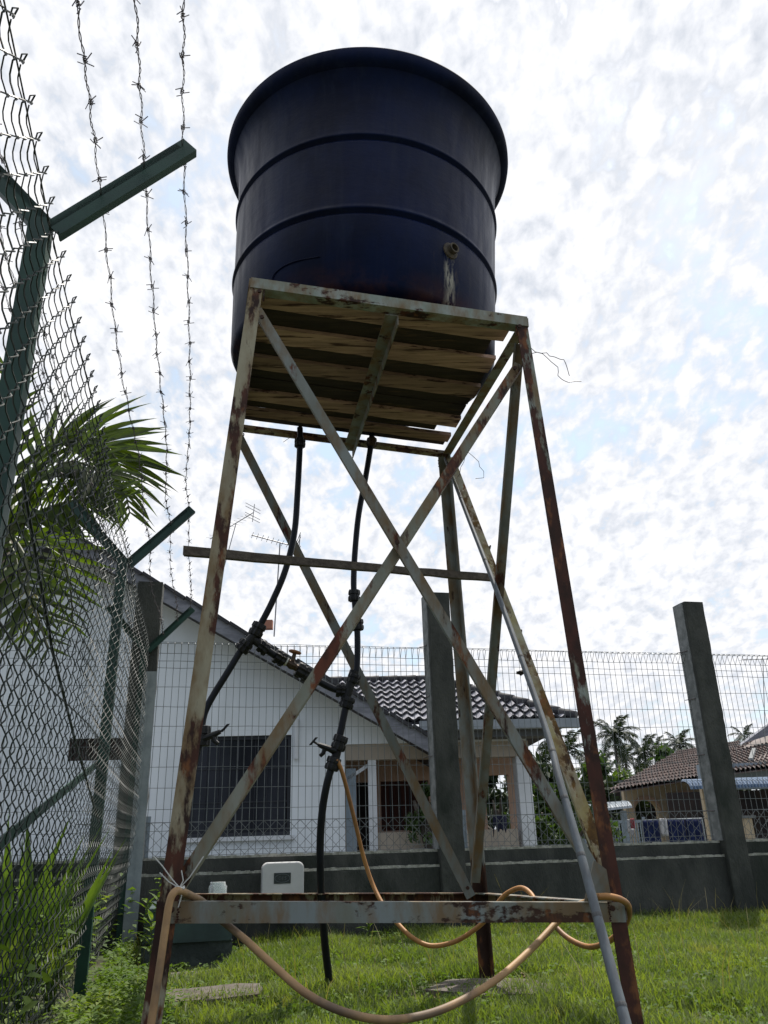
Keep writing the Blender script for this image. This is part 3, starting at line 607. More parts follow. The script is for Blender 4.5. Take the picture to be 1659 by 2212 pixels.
# outlet on the shell: found where the sight line meets the cylinder
v_ = ray(972, 541); ox, oy = TC.x, TC.y
def cyl_hit(px, py, r):
    v = ray(px, py); A = v.x**2+v.y**2; Bq = -2*(v.x*ox+v.y*oy); C = ox*ox+oy*oy-r*r; t = (-Bq-math.sqrt(Bq*Bq-4*A*C))/(2*A); return E0+v*t
OP = cyl_hit(972, 543, 0.668); ol = tilt.inverted() @ (OP-TC)
ang = math.atan2(ol.y, ol.x); tx_, ty_ = -math.sin(ang), math.cos(ang)
side = tm('ADD', tm('MULTIPLY', sp.outputs[0], tx_), tm('MULTIPLY', sp.outputs[1], ty_))
facing = tm('ADD', tm('MULTIPLY', sp.outputs[0], math.cos(ang)), tm('MULTIPLY', sp.outputs[1], math.sin(ang)))
wob = tm('MULTIPLY', tm('SUBTRACT', tns(9, (1, 1, 1)), 0.5), 0.05)
sdist = tm('ABSOLUTE', tm('ADD', side, wob)); below = tr_(sp.outputs[2], ol.z+0.0, ol.z-0.06)
stn = tm('MULTIPLY', tm('MULTIPLY', tr_(sdist, 0.038, 0.012), below), tr_(facing, 0.4, 0.5))
stn = tm('MULTIPLY', stn, tr_(tns(40, (1, 1, 0.18)), 0.44, 0.54)); cb = tmix(stn, cb, (0.34, 0.33, 0.28))
hal = tm('MULTIPLY', tm('MULTIPLY', tr_(sdist, 0.16, 0.05), tr_(sp.outputs[2], ol.z+0.05, ol.z-0.05)), tr_(facing, 0.4, 0.5)); hal = tm('MULTIPLY', hal, tr_(tns(18, (1, 1, 0.3), (4, 4, 4)), 0.52, 0.66, 0, 0.55)); cb = tmix(hal, cb, (0.07, 0.06, 0.06))
red = tm('MULTIPLY', tr_(sp.outputs[2], 0.16, 0.02), tr_(tns(3, (1, 1, 1), (6, 6, 6)), 0.5, 0.65, 0, 0.7)); cb = tmix(red, cb, (0.055, 0.022, 0.018))
l.new(cb, b.inputs['Base Color']); l.new(tr_(tns(6, (3, 3, 0.5)), 0.3, 0.7, 0.28, 0.5), b.inputs['Roughness'])
bpn = n.new('ShaderNodeBump'); bpn.inputs['Strength'].default_value = 0.12; bpn.inputs['Distance'].default_value = 0.02; l.new(tns(5, (1, 1, 2)), bpn.inputs['Height']); l.new(bpn.outputs[0], b.inputs['Normal']); MATS['tank'] = M
z1h, z2h = 2.607-2.19, 3.02-2.19
def rad(z): return 0.652+0.030*z/0.83
prof = [(0.0, 0.0), (0.60, 0.0), (0.635, 0.012), (0.650, 0.04)]
for zc in (z1h, z2h):
    prof += [(rad(zc-0.035), zc-0.035), (rad(zc)-0.002, zc-0.024), (rad(zc)-0.016, zc-0.020), (rad(zc)-0.016, zc-0.006), (rad(zc)+0.006, zc-0.001), (rad(zc)+0.009, zc+0.006), (rad(zc)+0.004, zc+0.016), (rad(zc), zc+0.035)]
prof += [(rad(1.05), 1.05), (rad(1.12)+0.004, 1.12), (0.708, 1.17), (0.724, 1.205), (0.735, 1.222)]
def tobj(name, prof_, m_, n_=256):
    mb = MB(); mb.lathe(prof_, n_); o = bpy.data.objects.new(name, mesh(name, mb, m_, True)); col.objects.link(o); o.parent = tk; o['_o'] = (0, 0, 0); o.cycles.shadow_terminator_geometry_offset = 0.3; return o
M2 = M.copy(); M2.name = 'tank_rim'; b2 = M2.node_tree.nodes['Principled BSDF']; M2.node_tree.links.remove(b2.inputs['Roughness'].links[0]); b2.inputs['Roughness'].default_value = 0.8; b2.inputs['Specular IOR Level'].default_value = 0.12
M2.node_tree.links.remove(b2.inputs['Normal'].links[0])
tobj('body', prof, M)
tobj('rim', [(0.730, 1.212), (0.745, 1.219), (0.758, 1.228), (0.766, 1.240), (0.769, 1.258), (0.769, 1.284), (0.765, 1.296), (0.757, 1.303), (0.746, 1.305), (0.735, 1.300)], M2, 360)
tobj('lid', [(0.735, 1.292), (0.71, 1.300), (0.5, 1.36), (0.3, 1.385), (0.0, 1.39)], M)
mb = MB(); q = [tilt.inverted() @ (cyl_hit(x, y, 0.662)-TC) for x, y in ((583, 628), (584, 605), (592, 588), (612, 573), (640, 562), (690, 553))]
q = [V((p_.x, p_.y, 0)).normalized()*(rad(p_.z)+0.001)+V((0, 0, p_.z)) for p_ in q]; mb.tube(spline(q, 6), 0.003, 6)
o = bpy.data.objects.new('moulded_line', mesh('moulded_line', mb, M, True)); col.objects.link(o); o.parent = tk
mb = MB(); rd = V((math.cos(ang), math.sin(ang), 0)); oc = V((rd.x*0.655, rd.y*0.655, ol.z))
def ring(mb, c, ax, prof_, n_=20):
    ax = ax.normalized(); u = ax.orthogonal().normalized(); w_ = ax.cross(u); vs = [c+ax*h+(u*math.cos(2*math.pi*k/n_)+w_*math.sin(2*math.pi*k/n_))*r for r, h in prof_ for k in range(n_)]
    mb.add(vs, [(i*n_+k, i*n_+(k+1) % n_, (i+1)*n_+(k+1) % n_, (i+1)*n_+k) for i in range(len(prof_)-1) for k in range(n_)])
ring(mb, oc, rd, [(0.040, 0.0), (0.040, 0.012), (0.030, 0.016), (0.025, 0.018), (0.025, 0.040), (0.018, 0.040), (0.018, 0.008), (0.0, 0.008)])
mat('outlet', (0.03, 0.024, 0.018), (0.10, 0.08, 0.055), scale=30, rough=0.8)
o = bpy.data.objects.new('outlet', mesh('outlet', mb, MATS['outlet'], False)); col.objects.link(o); o.parent = tk

# ------------------------------------------------------------------ pipework
pw = thing('pipework', at(712, 2135, 4.2), 'black poly pipe assembly with tees, unions and taps hanging from the tank to the ground', 'pipes')
def pipe(ctl, r=0.0155): mb = MB(); mb.tube(spline(ctl, 8), r, 12); return obj('pipe', mb, MATS['pipe'], pw, smooth=True)
def nut(a, ax, r=0.030, L_=0.05, name='coupling', m_='fitting', parent=None):     # ribbed compression nut
    ax = ax.normalized(); u = ax.orthogonal().normalized(); w_ = ax.cross(u); mb = MB(); n_ = 20; pr = [(0.72, -0.5), (0.95, -0.47), (1.0, -0.3), (1.0, -0.1), (0.86, -0.06), (0.86, 0.06), (1.0, 0.1), (1.0, 0.3), (0.95, 0.47), (0.72, 0.5)]
    vs = [a+ax*h*L_+(u*math.cos(2*math.pi*k/n_)+w_*math.sin(2*math.pi*k/n_))*r*1.1*q*(1 if k % 2 else 0.88) for q, h in pr for k in range(n_)]
    mb.add(vs, [(i*n_+k, i*n_+(k+1) % n_, (i+1)*n_+(k+1) % n_, (i+1)*n_+k) for i in range(len(pr)-1) for k in range(n_)]+[tuple(range(n_))[::-1], tuple(range((len(pr)-1)*n_, len(pr)*n_))])
    return obj(name, mb, MATS[m_], parent or pw)
YA, YB = 3.75, 3.95
P1 = [at(648, 925, 3.78), at(648, 960, YA), at(643, 1060, YA), at(636, 1150, YA), at(617, 1230, YA), at(588, 1300, YA), at(556, 1362, YA)]
pipe(P1); nut(at(648, 957, YA), V((0, 0, 1)), 0.027, 0.045)
tA = at(545, 1378, YA); nut(at(556, 1360, YA), P1[-1]-P1[-2], 0.032, 0.065)
def tee(c, d1, d2, L1=0.055, L2=0.05):
    mb = MB(); mb.tube([c-d1*L1, c+d1*L1], 0.023, 14); mb.tube([c, c+d2*L2], 0.021, 14); return obj('tee', mb, MATS['fitting'], pw, smooth=False)
d1 = (at(528, 1394, YA)-at(560, 1355, YA)).normalized(); d2 = (at(575, 1402, YA+.02)-tA).normalized(); tee(tA, d1, d2)
nut(at(527, 1396, YA), d1, 0.032, 0.055); nut(at(570, 1399, YA+.02), d2, 0.030, 0.05)
pipe([at(522, 1402, YA), at(490, 1455, YA), at(462, 1500, YA), at(446, 1530, YA), at(438, 1556, YA), at(432, 1600, YA), at(418, 1660, YA), at(398, 1750, YA), at(380, 1850, YA), at(362, 1960, YA), at(350, 2060, YA), at(345, 2120, YA)])
nut(at(439, 1590, YA), V((0, 0, 1)), 0.030, 0.09)
tA2 = at(754, 1486, YB)
x1 = at(648, 1447, 3.86)
pipe([at(572, 1401, YA+.02), at(590, 1413, 3.79), at(606, 1424, 3.82)], 0.017); nut(at(604, 1421, 3.81), x1-at(600, 1418, 3.8), 0.032, 0.055)
vb = thing('gate_valve', at(632, 1436, 3.84), 'small brass gate valve with rusty wheel and white tape on the cross pipe', 'valve')
ax = (at(648, 1447, 3.86)-at(612, 1426, 3.82)).normalized(); mb = MB(); cv = at(630, 1436, 3.84); mb.tube([cv-ax*0.045, cv-ax*0.02, cv, cv+ax*0.02, cv+ax*0.045], [0.020, 0.017, 0.024, 0.017, 0.020], 10); uv = V((0.25, 0, 1)).normalized(); mb.tube([cv, cv+uv*0.055], [0.013, 0.009], 8); obj('valve_body', mb, MATS['brass'], vb)
mb = MB(); hc = cv+uv*0.062; q = [hc+(V((1, 0, -0.25)).normalized()*math.cos(a)+V((0, 1, 0))*math.sin(a))*0.026 for a in np.linspace(0, 2*math.pi, 17)]; mb.tube(q, 0.0055, 6); mb.tube([hc-V((.026, 0, -.006)), hc+V((.026, 0, -.006))], .004, 5); mb.tube([hc-V((0, .026, 0)), hc+V((0, .026, 0))], .004, 5); obj('hand_wheel', mb, MATS['red_handle'], vb)
mb = MB(); mb.tube([cv-ax*0.036, cv-ax*0.028], 0.0225, 10); mb.tube([cv+ax*0.030, cv+ax*0.038], 0.0225, 10); obj('tape_wrap', mb, MATS['tape_white'], vb)
nut(at(655, 1452, 3.87), ax, 0.034, 0.075)
pipe([at(662, 1457, 3.88), at(690, 1473, 3.91), at(718, 1487, 3.93), at(738, 1492, YB)], 0.0165); nut(at(736, 1492, YB), V((1, 0.1, -0.1)), 0.029, 0.045)
P2 = [at(803, 930, 3.97), at(802, 955, YB), at(790, 1030, YB), at(775, 1110, YB), at(767, 1190, YB), at(764, 1260, YB), at(767, 1310, YB), at(772, 1370, YB), at(771, 1440, YB), at(763, 1470, YB)]
pipe(P2); nut(at(803, 956, YB), V((0, 0, 1)), 0.026, 0.05, m_='brass'); nut(at(765, 1287, YB), V((0.05, 0, 1)), 0.028, 0.06); nut(at(772, 1350, YB), V((-0.05, 0, 1)), 0.029, 0.055)
dd = (at(744, 1530, YB)-at(764, 1465, YB)).normalized(); tee(tA2, dd, (at(738, 1492, YB)-tA2).normalized(), 0.085, 0.05); nut(at(764, 1466, YB), dd, 0.030, 0.045); nut(at(750, 1518, YB), dd, 0.032, 0.055)
pipe([at(749, 1518, YB), at(743, 1545, YB), at(737, 1575, YB), at(730, 1605, YB)], 0.017); nut(at(733, 1605, YB), dd, 0.033, 0.07)
tB = at(727, 1627, YB); mb = MB(); mb.tube([at(731, 1610, YB), at(722, 1648, YB)], 0.021, 12); mb.tube([tB, at(712, 1618, YB-.02)], 0.014, 10); obj('tee', mb, MATS['fitting'], pw)
nut(at(719, 1650, YB), dd, 0.032, 0.06)
pipe([at(717, 1655, YB), at(707, 1690, YB), at(697, 1745, YB+.02), at(692, 1810, YB+.05), at(692, 1880, 4.03), at(695, 1950, 4.08), at(702, 2040, 4.14), at(709, 2100, 4.17), at(713, 2140, 4.19)], 0.0175)
def bibtap(c, lab, flip=1):
    t_ = thing('garden_tap', c, lab, 'tap', 'taps on the black pipes'); mb = MB()
    e = c+V((-0.075*flip, -0.01, 0.03)); mb.tube([c+V((0.01*flip, 0, 0)), c.lerp(e, .5), e], [0.012, 0.015, 0.010], 10); mb.tube([c.lerp(e, .55), c.lerp(e, .62)+V((-.004*flip, 0, -0.028)), c.lerp(e, .75)+V((-.01*flip, 0, -0.045))], [0.012, 0.010, 0.009], 8); obj('spout', mb, MATS['fitting'], t_)
    mb = MB(); mb.tube([e, e+V((-0.018*flip, 0, 0.012))], 0.005, 6); h_ = e+V((-0.02*flip, 0, 0.014)); mb.bar(h_+V((-0.016, 0, -.016)), h_+V((0.014, 0, 0.018)), (0.012, 0, 0), (0, 0.008, 0)); obj('tap_handle', mb, MATS['fitting'], t_)
bibtap(at(722, 1622, YB-0.02), 'black garden tap pointing left on the lower right pipe above the yellow hose')
bibtap(at(440, 1597, YA-0.02), 'black garden tap beside the left front leg against the dark window', -1)

# ------------------------------------------------------------------ hoses
def hose(ctl, r, lab, m_, k=8, extra=None):
    t_ = thing('garden_hose', V(ctl[0]), lab, 'hose'); mb = MB(); mb.tube(spline(ctl, k), r, 12); obj('hose_run', mb, MATS[m_], t_, smooth=True)
    if extra: extra(t_)
    return t_
hose([at(727, 1640, YB-.02), at(738, 1665, YB), at(752, 1715, 4.0), at(768, 1780, 4.05), at(785, 1850, 4.1), at(803, 1905, 4.1), at(822, 1945, 4.05), at(840, 1970, 4.0), at(858, 1994, 3.95), at(890, 2025, 3.9), at(930, 2043, 3.88), at(980, 2035, 3.86), at(1020, 2012, 3.82), at(1052, 1984, 3.78), at(1080, 1945, 3.74),
      at(1098, 1928, 3.72), at(1125, 1918, 3.68), at(1146, 1930, 3.62), at(1165, 1960, 3.55), at(1190, 1990, 3.5), at(1225, 2025, 3.42), at(1270, 2045, 3.32), at(1310, 2036, 3.18), at(1340, 2012, 3.02), at(1356, 1985, 2.92), at(1358, 1960, 2.84), at(1345, 1945, 2.76), at(1318, 1937, 2.72), at(1292, 1937, 2.72)], 0.0098, 'orange yellow hose from the tap looped over the right rail and right front leg', 'hose')
hose([at(1292, 1937, 2.72), at(1268, 1948, 2.90), at(1235, 1962, 2.98), at(1205, 1990, 2.98), at(1150, 2048, 2.86), at(1080, 2110, 2.72), at(1000, 2160, 2.60), at(920, 2192, 2.50), at(830, 2203, 2.42), at(740, 2185, 2.38), at(660, 2145, 2.42), at(590, 2085, 2.50), at(530, 2030, 2.58), at(475, 1985, 2.66), at(440, 1950, 2.70), at(415, 1936, 2.60), at(390, 1925, 2.50), at(376, 1928, 2.47), at(366, 1950, 2.46), at(358, 2000, 2.45), at(345, 2090, 2.43), at(327, 2208, 2.41), at(316, 2290, 2.4)], 0.0104, 'thick pale brown hose sagging across the front of the stand and down the left leg', 'hose_pale')
# string tie round the left leg
mb = MB(); c0 = at(388, 1918, 2.50)
for q in ([(345, 1885), (365, 1905), (388, 1918), (410, 1895), (440, 1850)], [(388, 1918), (372, 1900), (350, 1870), (332, 1850)], [(388, 1918), (392, 1935), (385, 1960)], [(388, 1918), (396, 1902), (392, 1880)]):
    mb.tube([at(x, y, 2.50) for x, y in q], 0.0018, 5)
mb.tube([c0+V((0.012*math.cos(a), 0.012*math.sin(a), 0.002*math.sin(3*a))) for a in np.linspace(0, 6.28, 12)], 0.004, 5)
tag(obj('string_tie', mb, MATS['tape_white'], None, org=c0), 'pale string knot tying the hose to the left front leg', 'string')

# ------------------------------------------------------------------ small things by the wall
s0, zt_ = WALL.hit(565, 1925, DW-0.20); s1, _ = WALL.hit(657, 1925, DW-0.20); _, ztop = WALL.hit(611, 1862, DW-0.20)
bx = thing('meter_box', WALL.p((s0+s1)/2, DW-0.15, ztop-0.40), 'off white plastic box with rounded corners and dark oval emblem on the wall', 'box')
rr_ = 0.045; poly = [(s0, ztop-0.36)]+[(s0+rr_-rr_*math.cos(a), ztop-rr_+rr_*math.sin(a)) for a in np.linspace(0, math.pi/2, 7)]+[(s1-rr_+rr_*math.sin(a), ztop-rr_+rr_*math.cos(a)) for a in np.linspace(0, math.pi/2, 7)]+[(s1, ztop-0.36)]
mb = MB(); n_ = len(poly); cs, cz = (s0+s1)/2, ztop-0.2
def lay(k, d): return [WALL.p(cs+(s-cs)*k, d, cz+(z-cz)*k) for s, z in poly]
L3 = [lay(0.955, DW-0.200), lay(0.985, DW-0.196), lay(1.0, DW-0.182), lay(1.0, DW-0.112)]
vs = sum(L3, []); mb.add(vs, [tuple(range(n_))[::-1]]+[(r*n_+i, r*n_+(i+1) % n_, (r+1)*n_+(i+1) % n_, (r+1)*n_+i) for r in range(3) for i in range(n_)]); obj('box_shell', mb, MATS['white_plastic'], bx)
ls0, lz1 = WALL.hit(592, 1886, DW-0.203); ls1, lz0 = WALL.hit(628, 1908, DW-0.203)
mb = MB(); mb.box(ls0, ls1, DW-0.2035, DW-0.2005, lz0, lz1, WALL); lb = obj('emblem_label', mb, MATS['label_dark'], bx)
mb = MB(); ca, cb_ = (ls0+ls1)/2, (lz0+lz1)/2; ra, rb_ = (ls1-ls0)*0.44, (lz1-lz0)*0.38
mb.tube([WALL.p(ca+ra*math.cos(a), DW-0.2045, cb_+rb_*math.sin(a)) for a in np.linspace(0, 2*math.pi, 33)], 0.0018, 4)
for q in ([(-.5, -.1), (-.42, .35), (-.2, .4)], [(-.5, -.1), (-.35, -.4), (-.15, -.3), (-.15, 0), (-.28, 0)], [(0, -.4), (0, .4), (.15, .3), (.02, .0), (.18, -.2), (0, -.4)], [(.55, .35), (.38, .4), (.32, .15), (.5, -.05), (.45, -.35), (.28, -.35)]):
    mb.tube([WALL.p(ca+ra*x, DW-0.2045, cb_+rb_*y) for x, y in q], 0.0013, 4)
obj('emblem_lines', mb, MATS['label_ink'], bx)
# concrete plinth and jar
pl = thing('concrete_plinth', atz(420, 2065, 0), 'rough dark concrete plinth with a greenish front against the wall at the left', 'plinth')
ps0, _ = WALL.hit(309, 2000, 5.42); ps1, pz = WALL.hit(506, 1928, 5.42)
pzt = 0.30
mb = MB(); mb.box(ps0, ps1, 5.42, DW-0.112, -0.05, 0.12, WALL); obj('plinth_base', mb, MATS['plinth'], pl)
mb = MB(); mb.box(ps0+0.005, ps1-0.005, 5.40, DW-0.112, 0.121, pzt, WALL); obj('plinth_block', mb, MATS['plinth_teal'], pl)
c = at(470, 1932, 5.6); c.z = pzt+0.002
jr = thing('plastic_jar', c, 'small clear plastic jar upside down on the plinth behind the lower rails', 'jar'); mb = MB(); h_ = at(470, 1905, 5.6).z-c.z
mb.lathe([(0.0, 0), (0.055, 0), (0.056, h_*0.1), (0.056, h_*0.8), (0.050, h_*0.86), (0.047, h_*0.9), (0.047, h_), (0, h_)], 24); mb.v = [q+c for q in mb.v]; obj('jar_body', mb, MATS['clear_plastic'], jr, smooth=True)

# slabs under the feet
def slab(px, z, th_, lab, groove=False):
    pts = [atz(x, y, z) for x, y in px]; t_ = thing('paving_slab', sum(pts, V((0, 0, 0)))/len(pts), lab, 'slab', 'flat concrete pads under the stand feet')
    c = sum(pts, V((0, 0, 0)))/len(pts); P = []
    for i in range(len(pts)):
        a, b_ = pts[i], pts[(i+1) % len(pts)]
        for k in range(4): P.append(a.lerp(b_, k/4)+V((rng.normal(0, .006), rng.normal(0, .006), rng.normal(0, .0015))))
    mb = MB(); mb.prism([p_-V((0, 0, th_)) for p_ in P], (0, 0, th_)); obj('slab_body', mb, MATS['slab'], t_); return t_
slab([(917, 2138), (1066, 2150), (1178, 2143), (1236, 2131), (1130, 2112), (965, 2116)], 0.045, 0.06, 'cracked flat concrete pad under the rear right foot of the stand')
tt = slab([(340, 2176), (565, 2146), (560, 2122), (350, 2138)], 0.035, 0.05, 'long weathered grooved pad in the grass under the rear left foot')
mb = MB(); q = [atz(340, 2184, 0.02), atz(585, 2153, 0.02), atz(566, 2147, 0.02), atz(340, 2177, 0.02)]; mb.prism([p_-V((0, 0, .03)) for p_ in q], (0, 0, .03)); obj('slab_edge', mb, MATS['slab'], tt)

# ------------------------------------------------------------------ white gable house
hs = thing('gable_house', HOUSE.p(-3, 11, 0), 'white bungalow with a long dark gable roof, barred window and porch behind the wire fence', 'house')
DH = 11.0; z0h = 0.0
H = lambda px, py, d=DH: HOUSE.hit(px, py, d)
sE, _ = H(745, 1700); wl0, wtop = H(398, 1592); wl1, wbot = H(628, 1804); wl1, _ = H(628, 1700); wl0 = wl1-(1.38)
_, zp = H(745, 1608)
aS, aZ = H(128, 1134, DH-0.42); eS, eZ = H(925, 1584, DH-0.42); slp = (eZ-aZ)/(eS-aS)
aZw = aZ-0.20; sL = aS-7.0
def rz(s): return aZw+(s-aS)*slp if s >= aS else aZw-(s-aS)*slp*1.0*-1*-1 if False else (aZw+(s-aS)*slp if s >= aS else aZw+(aS-s)*slp)
# gable wall, split round its openings
wall_m = MATS['wall_white']; mb = MB()
eSw = eS+0.10
def poly_wall(pts, d0=DH, d1=DH+0.14): mb.prism([HOUSE.p(s, d0, z) for s, z in pts], HOUSE.n*(d1-d0))
bl0, bz1 = H(150, 1596); bl1, bz0 = H(322, 1640); zw = 2.06; sL = aS-4.2; sZ = aS+(zp-aZw)/slp
def poly_wall(pts, d0=DH, d1=DH+0.14): mb.prism([HOUSE.p(s, d0, z) for s, z in pts], HOUSE.n*(d1-d0))
poly_wall([(sE+.001, zp), (sZ, zp), (sE+.001, rz(sE))]); poly_wall([(sL, zw), (sE, zw), (sE, rz(sE)), (aS, rz(aS)), (sL, rz(sL))])
poly_wall([(sL, 0), (bl0, 0), (bl0, zw-.001), (sL, zw-.001)]); poly_wall([(bl0, 0), (bl1, 0), (bl1, bz0), (bl0, bz0)]); poly_wall([(bl0, bz1), (bl1, bz1), (bl1, zw-.001), (bl0, zw-.001)])
poly_wall([(bl1, 0), (wl0, 0), (wl0, zw-.001), (bl1, zw-.001)]); poly_wall([(wl0, 0), (wl1, 0), (wl1, wbot), (wl0, wbot)]); poly_wall([(wl0, wtop), (wl1, wtop), (wl1, zw-.001), (wl0, zw-.001)])
poly_wall([(wl1, 0), (sE, 0), (sE, zw-.001), (wl1, zw-.001)])
obj('wall', mb, wall_m, hs)
mb = MB(); mb.box(sE-0.14, sE, DH+0.141, DH+3.0, 0, zp, HOUSE); obj('return_wall', mb, MATS['wall_bluegrey'], hs)
# windows
def window(s0_, s1_, z0_, z1_, d, bars=True, brown=False):
    mb = MB(); t_ = 0.045
    for a in ((s0_, s1_, z0_, z0_+t_), (s0_, s1_, z1_-t_, z1_), (s0_, s0_+t_, z0_+t_, z1_-t_), (s1_-t_, s1_, z0_+t_, z1_-t_)): mb.box(a[0], a[1], d+0.03, d+0.08, a[2], a[3], HOUSE)
    f_ = obj('window', mb, MATS['wood_brown' if brown else 'frame_dark'], hs)
    k = 2 if not brown else 4
    for i in range(k):
        a0 = s0_+t_+(s1_-s0_-2*t_)*i/k+0.012; a1 = s0_+t_+(s1_-s0_-2*t_)*(i+1)/k-0.012; mb = MB(); mb.box(a0, a1, d+0.05, d+0.06, z0_+t_, z1_-t_, HOUSE); obj('pane', mb, MATS['glass_dark' if not brown else 'wood_brown'], f_)
    if bars:
        for i in range(1, 3): mb = MB(); z = z0_+(z1_-z0_)*i/3; mb.box(s0_+t_, s1_-t_, d+0.036, d+0.046, z-0.008, z+0.008, HOUSE); obj('grille_bar', mb, MATS['frame_dark'], f_)
        for i in range(1, 9): mb = MB(); s = s0_+(s1_-s0_)*i/9; mb.box(s-0.0035, s+0.0035, d+0.026, d+0.0355, z0_+t_, z1_-t_, HOUSE); obj('grille_bar', mb, MATS['frame_dark'], f_)
    if bars:
        mb = MB(); zm = z1_-(z1_-z0_)*0.27; mb.box(s0_+t_, s1_-t_, d+0.062, d+0.085, zm-0.02, zm+0.02, HOUSE); obj('transom', mb, MATS['frame_grey'], f_)
        mb = MB(); zm = (s0_+s1_)/2; mb.box(zm-0.02, zm+0.02, d+0.062, d+0.084, z0_+t_, z1_-t_, HOUSE); obj('mullion', mb, MATS['frame_grey'], f_)
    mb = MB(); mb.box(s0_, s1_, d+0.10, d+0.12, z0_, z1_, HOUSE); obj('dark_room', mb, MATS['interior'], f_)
    return f_
window(wl0, wl1, wbot, wtop, DH)
window(bl0, bl1, bz0, bz1, DH, False, True)
mb = MB(); mb.box(wl0-0.05, wl1+0.05, DH-0.05, DH-0.001, wbot-0.05, wbot, HOUSE); obj('window_sill', mb, MATS['trim_white'], hs)
mb = MB(); sx, szx = H(640, 1640); mb.tube([HOUSE.p(sx, DH-0.03, szx+0.5), HOUSE.p(sx, DH-0.03, szx)], 0.03, 8); obj('downpipe', mb, MATS['trim_white'], hs)
# verge board, roof slab
mb = MB()
for (sa, sb) in ((aS, eS+0.28), (aS-4.6, aS)):
    za, zb = (aZ, aZ+(sb-aS)*slp) if sa == aS else (aZ+(aS-sa)*slp, aZ)
    mb.prism([HOUSE.p(sa, DH-0.42, za-0.235), HOUSE.p(sb, DH-0.42, zb-0.235), HOUSE.p(sb, DH-0.42, zb-0.03), HOUSE.p(sa, DH-0.42, za-0.03)], HOUSE.n*0.03)
vg = obj('verge_board', mb, MATS['fascia'], hs)
mb = MB()
for (sa, sb) in ((aS, eS+0.28), (aS-4.6, aS)):
    za, zb = (aZ, aZ+(sb-aS)*slp) if sa == aS else (aZ+(aS-sa)*slp, aZ)
    mb.prism([HOUSE.p(sa, DH-0.389, za-0.20), HOUSE.p(sb, DH-0.389, zb-0.20), HOUSE.p(sb, DH-0.389, zb-0.04), HOUSE.p(sa, DH-0.389, za-0.04)], HOUSE.n*7)
rf = obj('roof', mb, MATS['tile_edge'], hs)
mb = MB(); mb.prism([HOUSE.p(0, -0.02, -0.02), HOUSE.p(0.335, -0.02, -0.045), HOUSE.p(0.335, -0.02, 0.0), HOUSE.p(0, -0.02, 0.018)], HOUSE.n*0.42)
vt = mesh('verge_tile', mb, MATS['tile_edge']); sv = math.atan(slp); ns_ = int((eS+0.3-aS)/0.295)
for i in range(-16, ns_):
    s = aS+i*0.295; z = aZ+abs(s-aS)*slp if s >= aS else aZ+(aS-s)*slp
    ang_ = sv if i >= 0 else -sv
    ax_ = HOUSE.a*math.cos(ang_)+V((0, 0, math.sin(ang_))); zx_ = V((0, 0, 1))*math.cos(ang_)-HOUSE.a*math.sin(ang_)
    # local mesh was built in the house frame; rotate it about the frame normal
    m_rot = Matrix.Rotation(-ang_, 4, HOUSE.n); m_rot.translation = HOUSE.p(s if i >= 0 else s, DH-0.44, z-0.012+rng.normal(0, .004)); inst('verge_tile', vt, m_rot, hs)
# porch: beam, columns, recessed wall
pb1 = H(745, 1608)[1]; _, pb0 = H(830, 1640); cR0, _ = H(1110, 1700); cR1, _ = H(1150, 1700)
mb = MB(); mb.box(sE+0.001, cR1, DH+0.02, DH+0.20, pb0, zp-0.001, HOUSE); obj('porch_beam', mb, MATS['wall_beige'], hs)
mb = MB(); mb.box(sZ+0.001, cR1-0.02, DH+0.01, DH+0.15, zp, H(1100, 1590)[1], HOUSE); obj('upper_beam', mb, MATS['trim_white'], hs)
c0_, _ = H(797, 1750); c1_, _ = H(815, 1750); mb = MB(); mb.box(c0_, c1_, DH+0.03, DH+0.15, 0, pb0, HOUSE); obj('porch_column', mb, MATS['trim_white'], hs)
mb = MB(); mb.box(cR0+.06, cR1, DH+0.021, DH+0.25, 0, pb0-0.001, HOUSE); obj('corner_column', mb, MATS['trim_white'], hs)
mb = MB(); a0, _ = H(747, 1750, DH+0.1); a1, _ = H(770, 1750, DH+0.1); mb.box(a0, a1, DH+0.1, DH+0.16, 0, H(760, 1660, DH+.1)[1], HOUSE); obj('side_post', mb, MATS['wall_bluegrey'], hs)
mb = MB(); g0 = H(750, 1665)[0:2]; g1 = H(795, 1655)[0:2]; mb.bar(HOUSE.p(g0[0], DH+0.12, H(750, 1682)[1]), HOUSE.p(g1[0], DH+0.12, H(795, 1652)[1]), (0, 0, 0.05), HOUSE.n*0.04); obj('porch_strut', mb, MATS['trim_white'], hs)
# recessed peach wall with openings
DR = DH+1.0; HR = lambda x, y: HOUSE.hit(x, y, DR)
o0, oz1 = HR(822, 1688); o1, oz0 = HR(930, 1792); q0_, qz1 = HR(1046, 1674); q1_, _ = HR(1100, 1700); e1, _ = HR(1112, 1700); pt_ = zp+0.3
mb = MB(); 
def pw_(a, b_, c_, d_, mm=mb): mm.box(a, b_, DR, DR+0.12, c_, d_, HOUSE)
x00 = sE; d0_, dz1 = HR(770, 1690)
dr1, _ = HR(797, 1700)
pw_(x00, d0_, 0, pt_); pw_(d0_, dr1, dz1, pt_); pw_(dr1, o0, 0, pt_); pw_(o0, o1, oz1, pt_); pw_(o0, o1, 0, oz0); pw_(o1, q0_, 0, pt_); pw_(q0_, q1_, qz1, pt_); pw_(q0_, q1_, 0, HR(1060, 1800)[1]); pw_(q1_, e1+0.02, 0, pt_)
obj('inner_wall', mb, MATS['wall_peach'], hs)
mb = MB(); mb.box(o0, o1, DR+0.121, DR+0.14, oz0, oz1, HOUSE); ow = obj('curtained_window', mb, MATS['curtain'], hs)
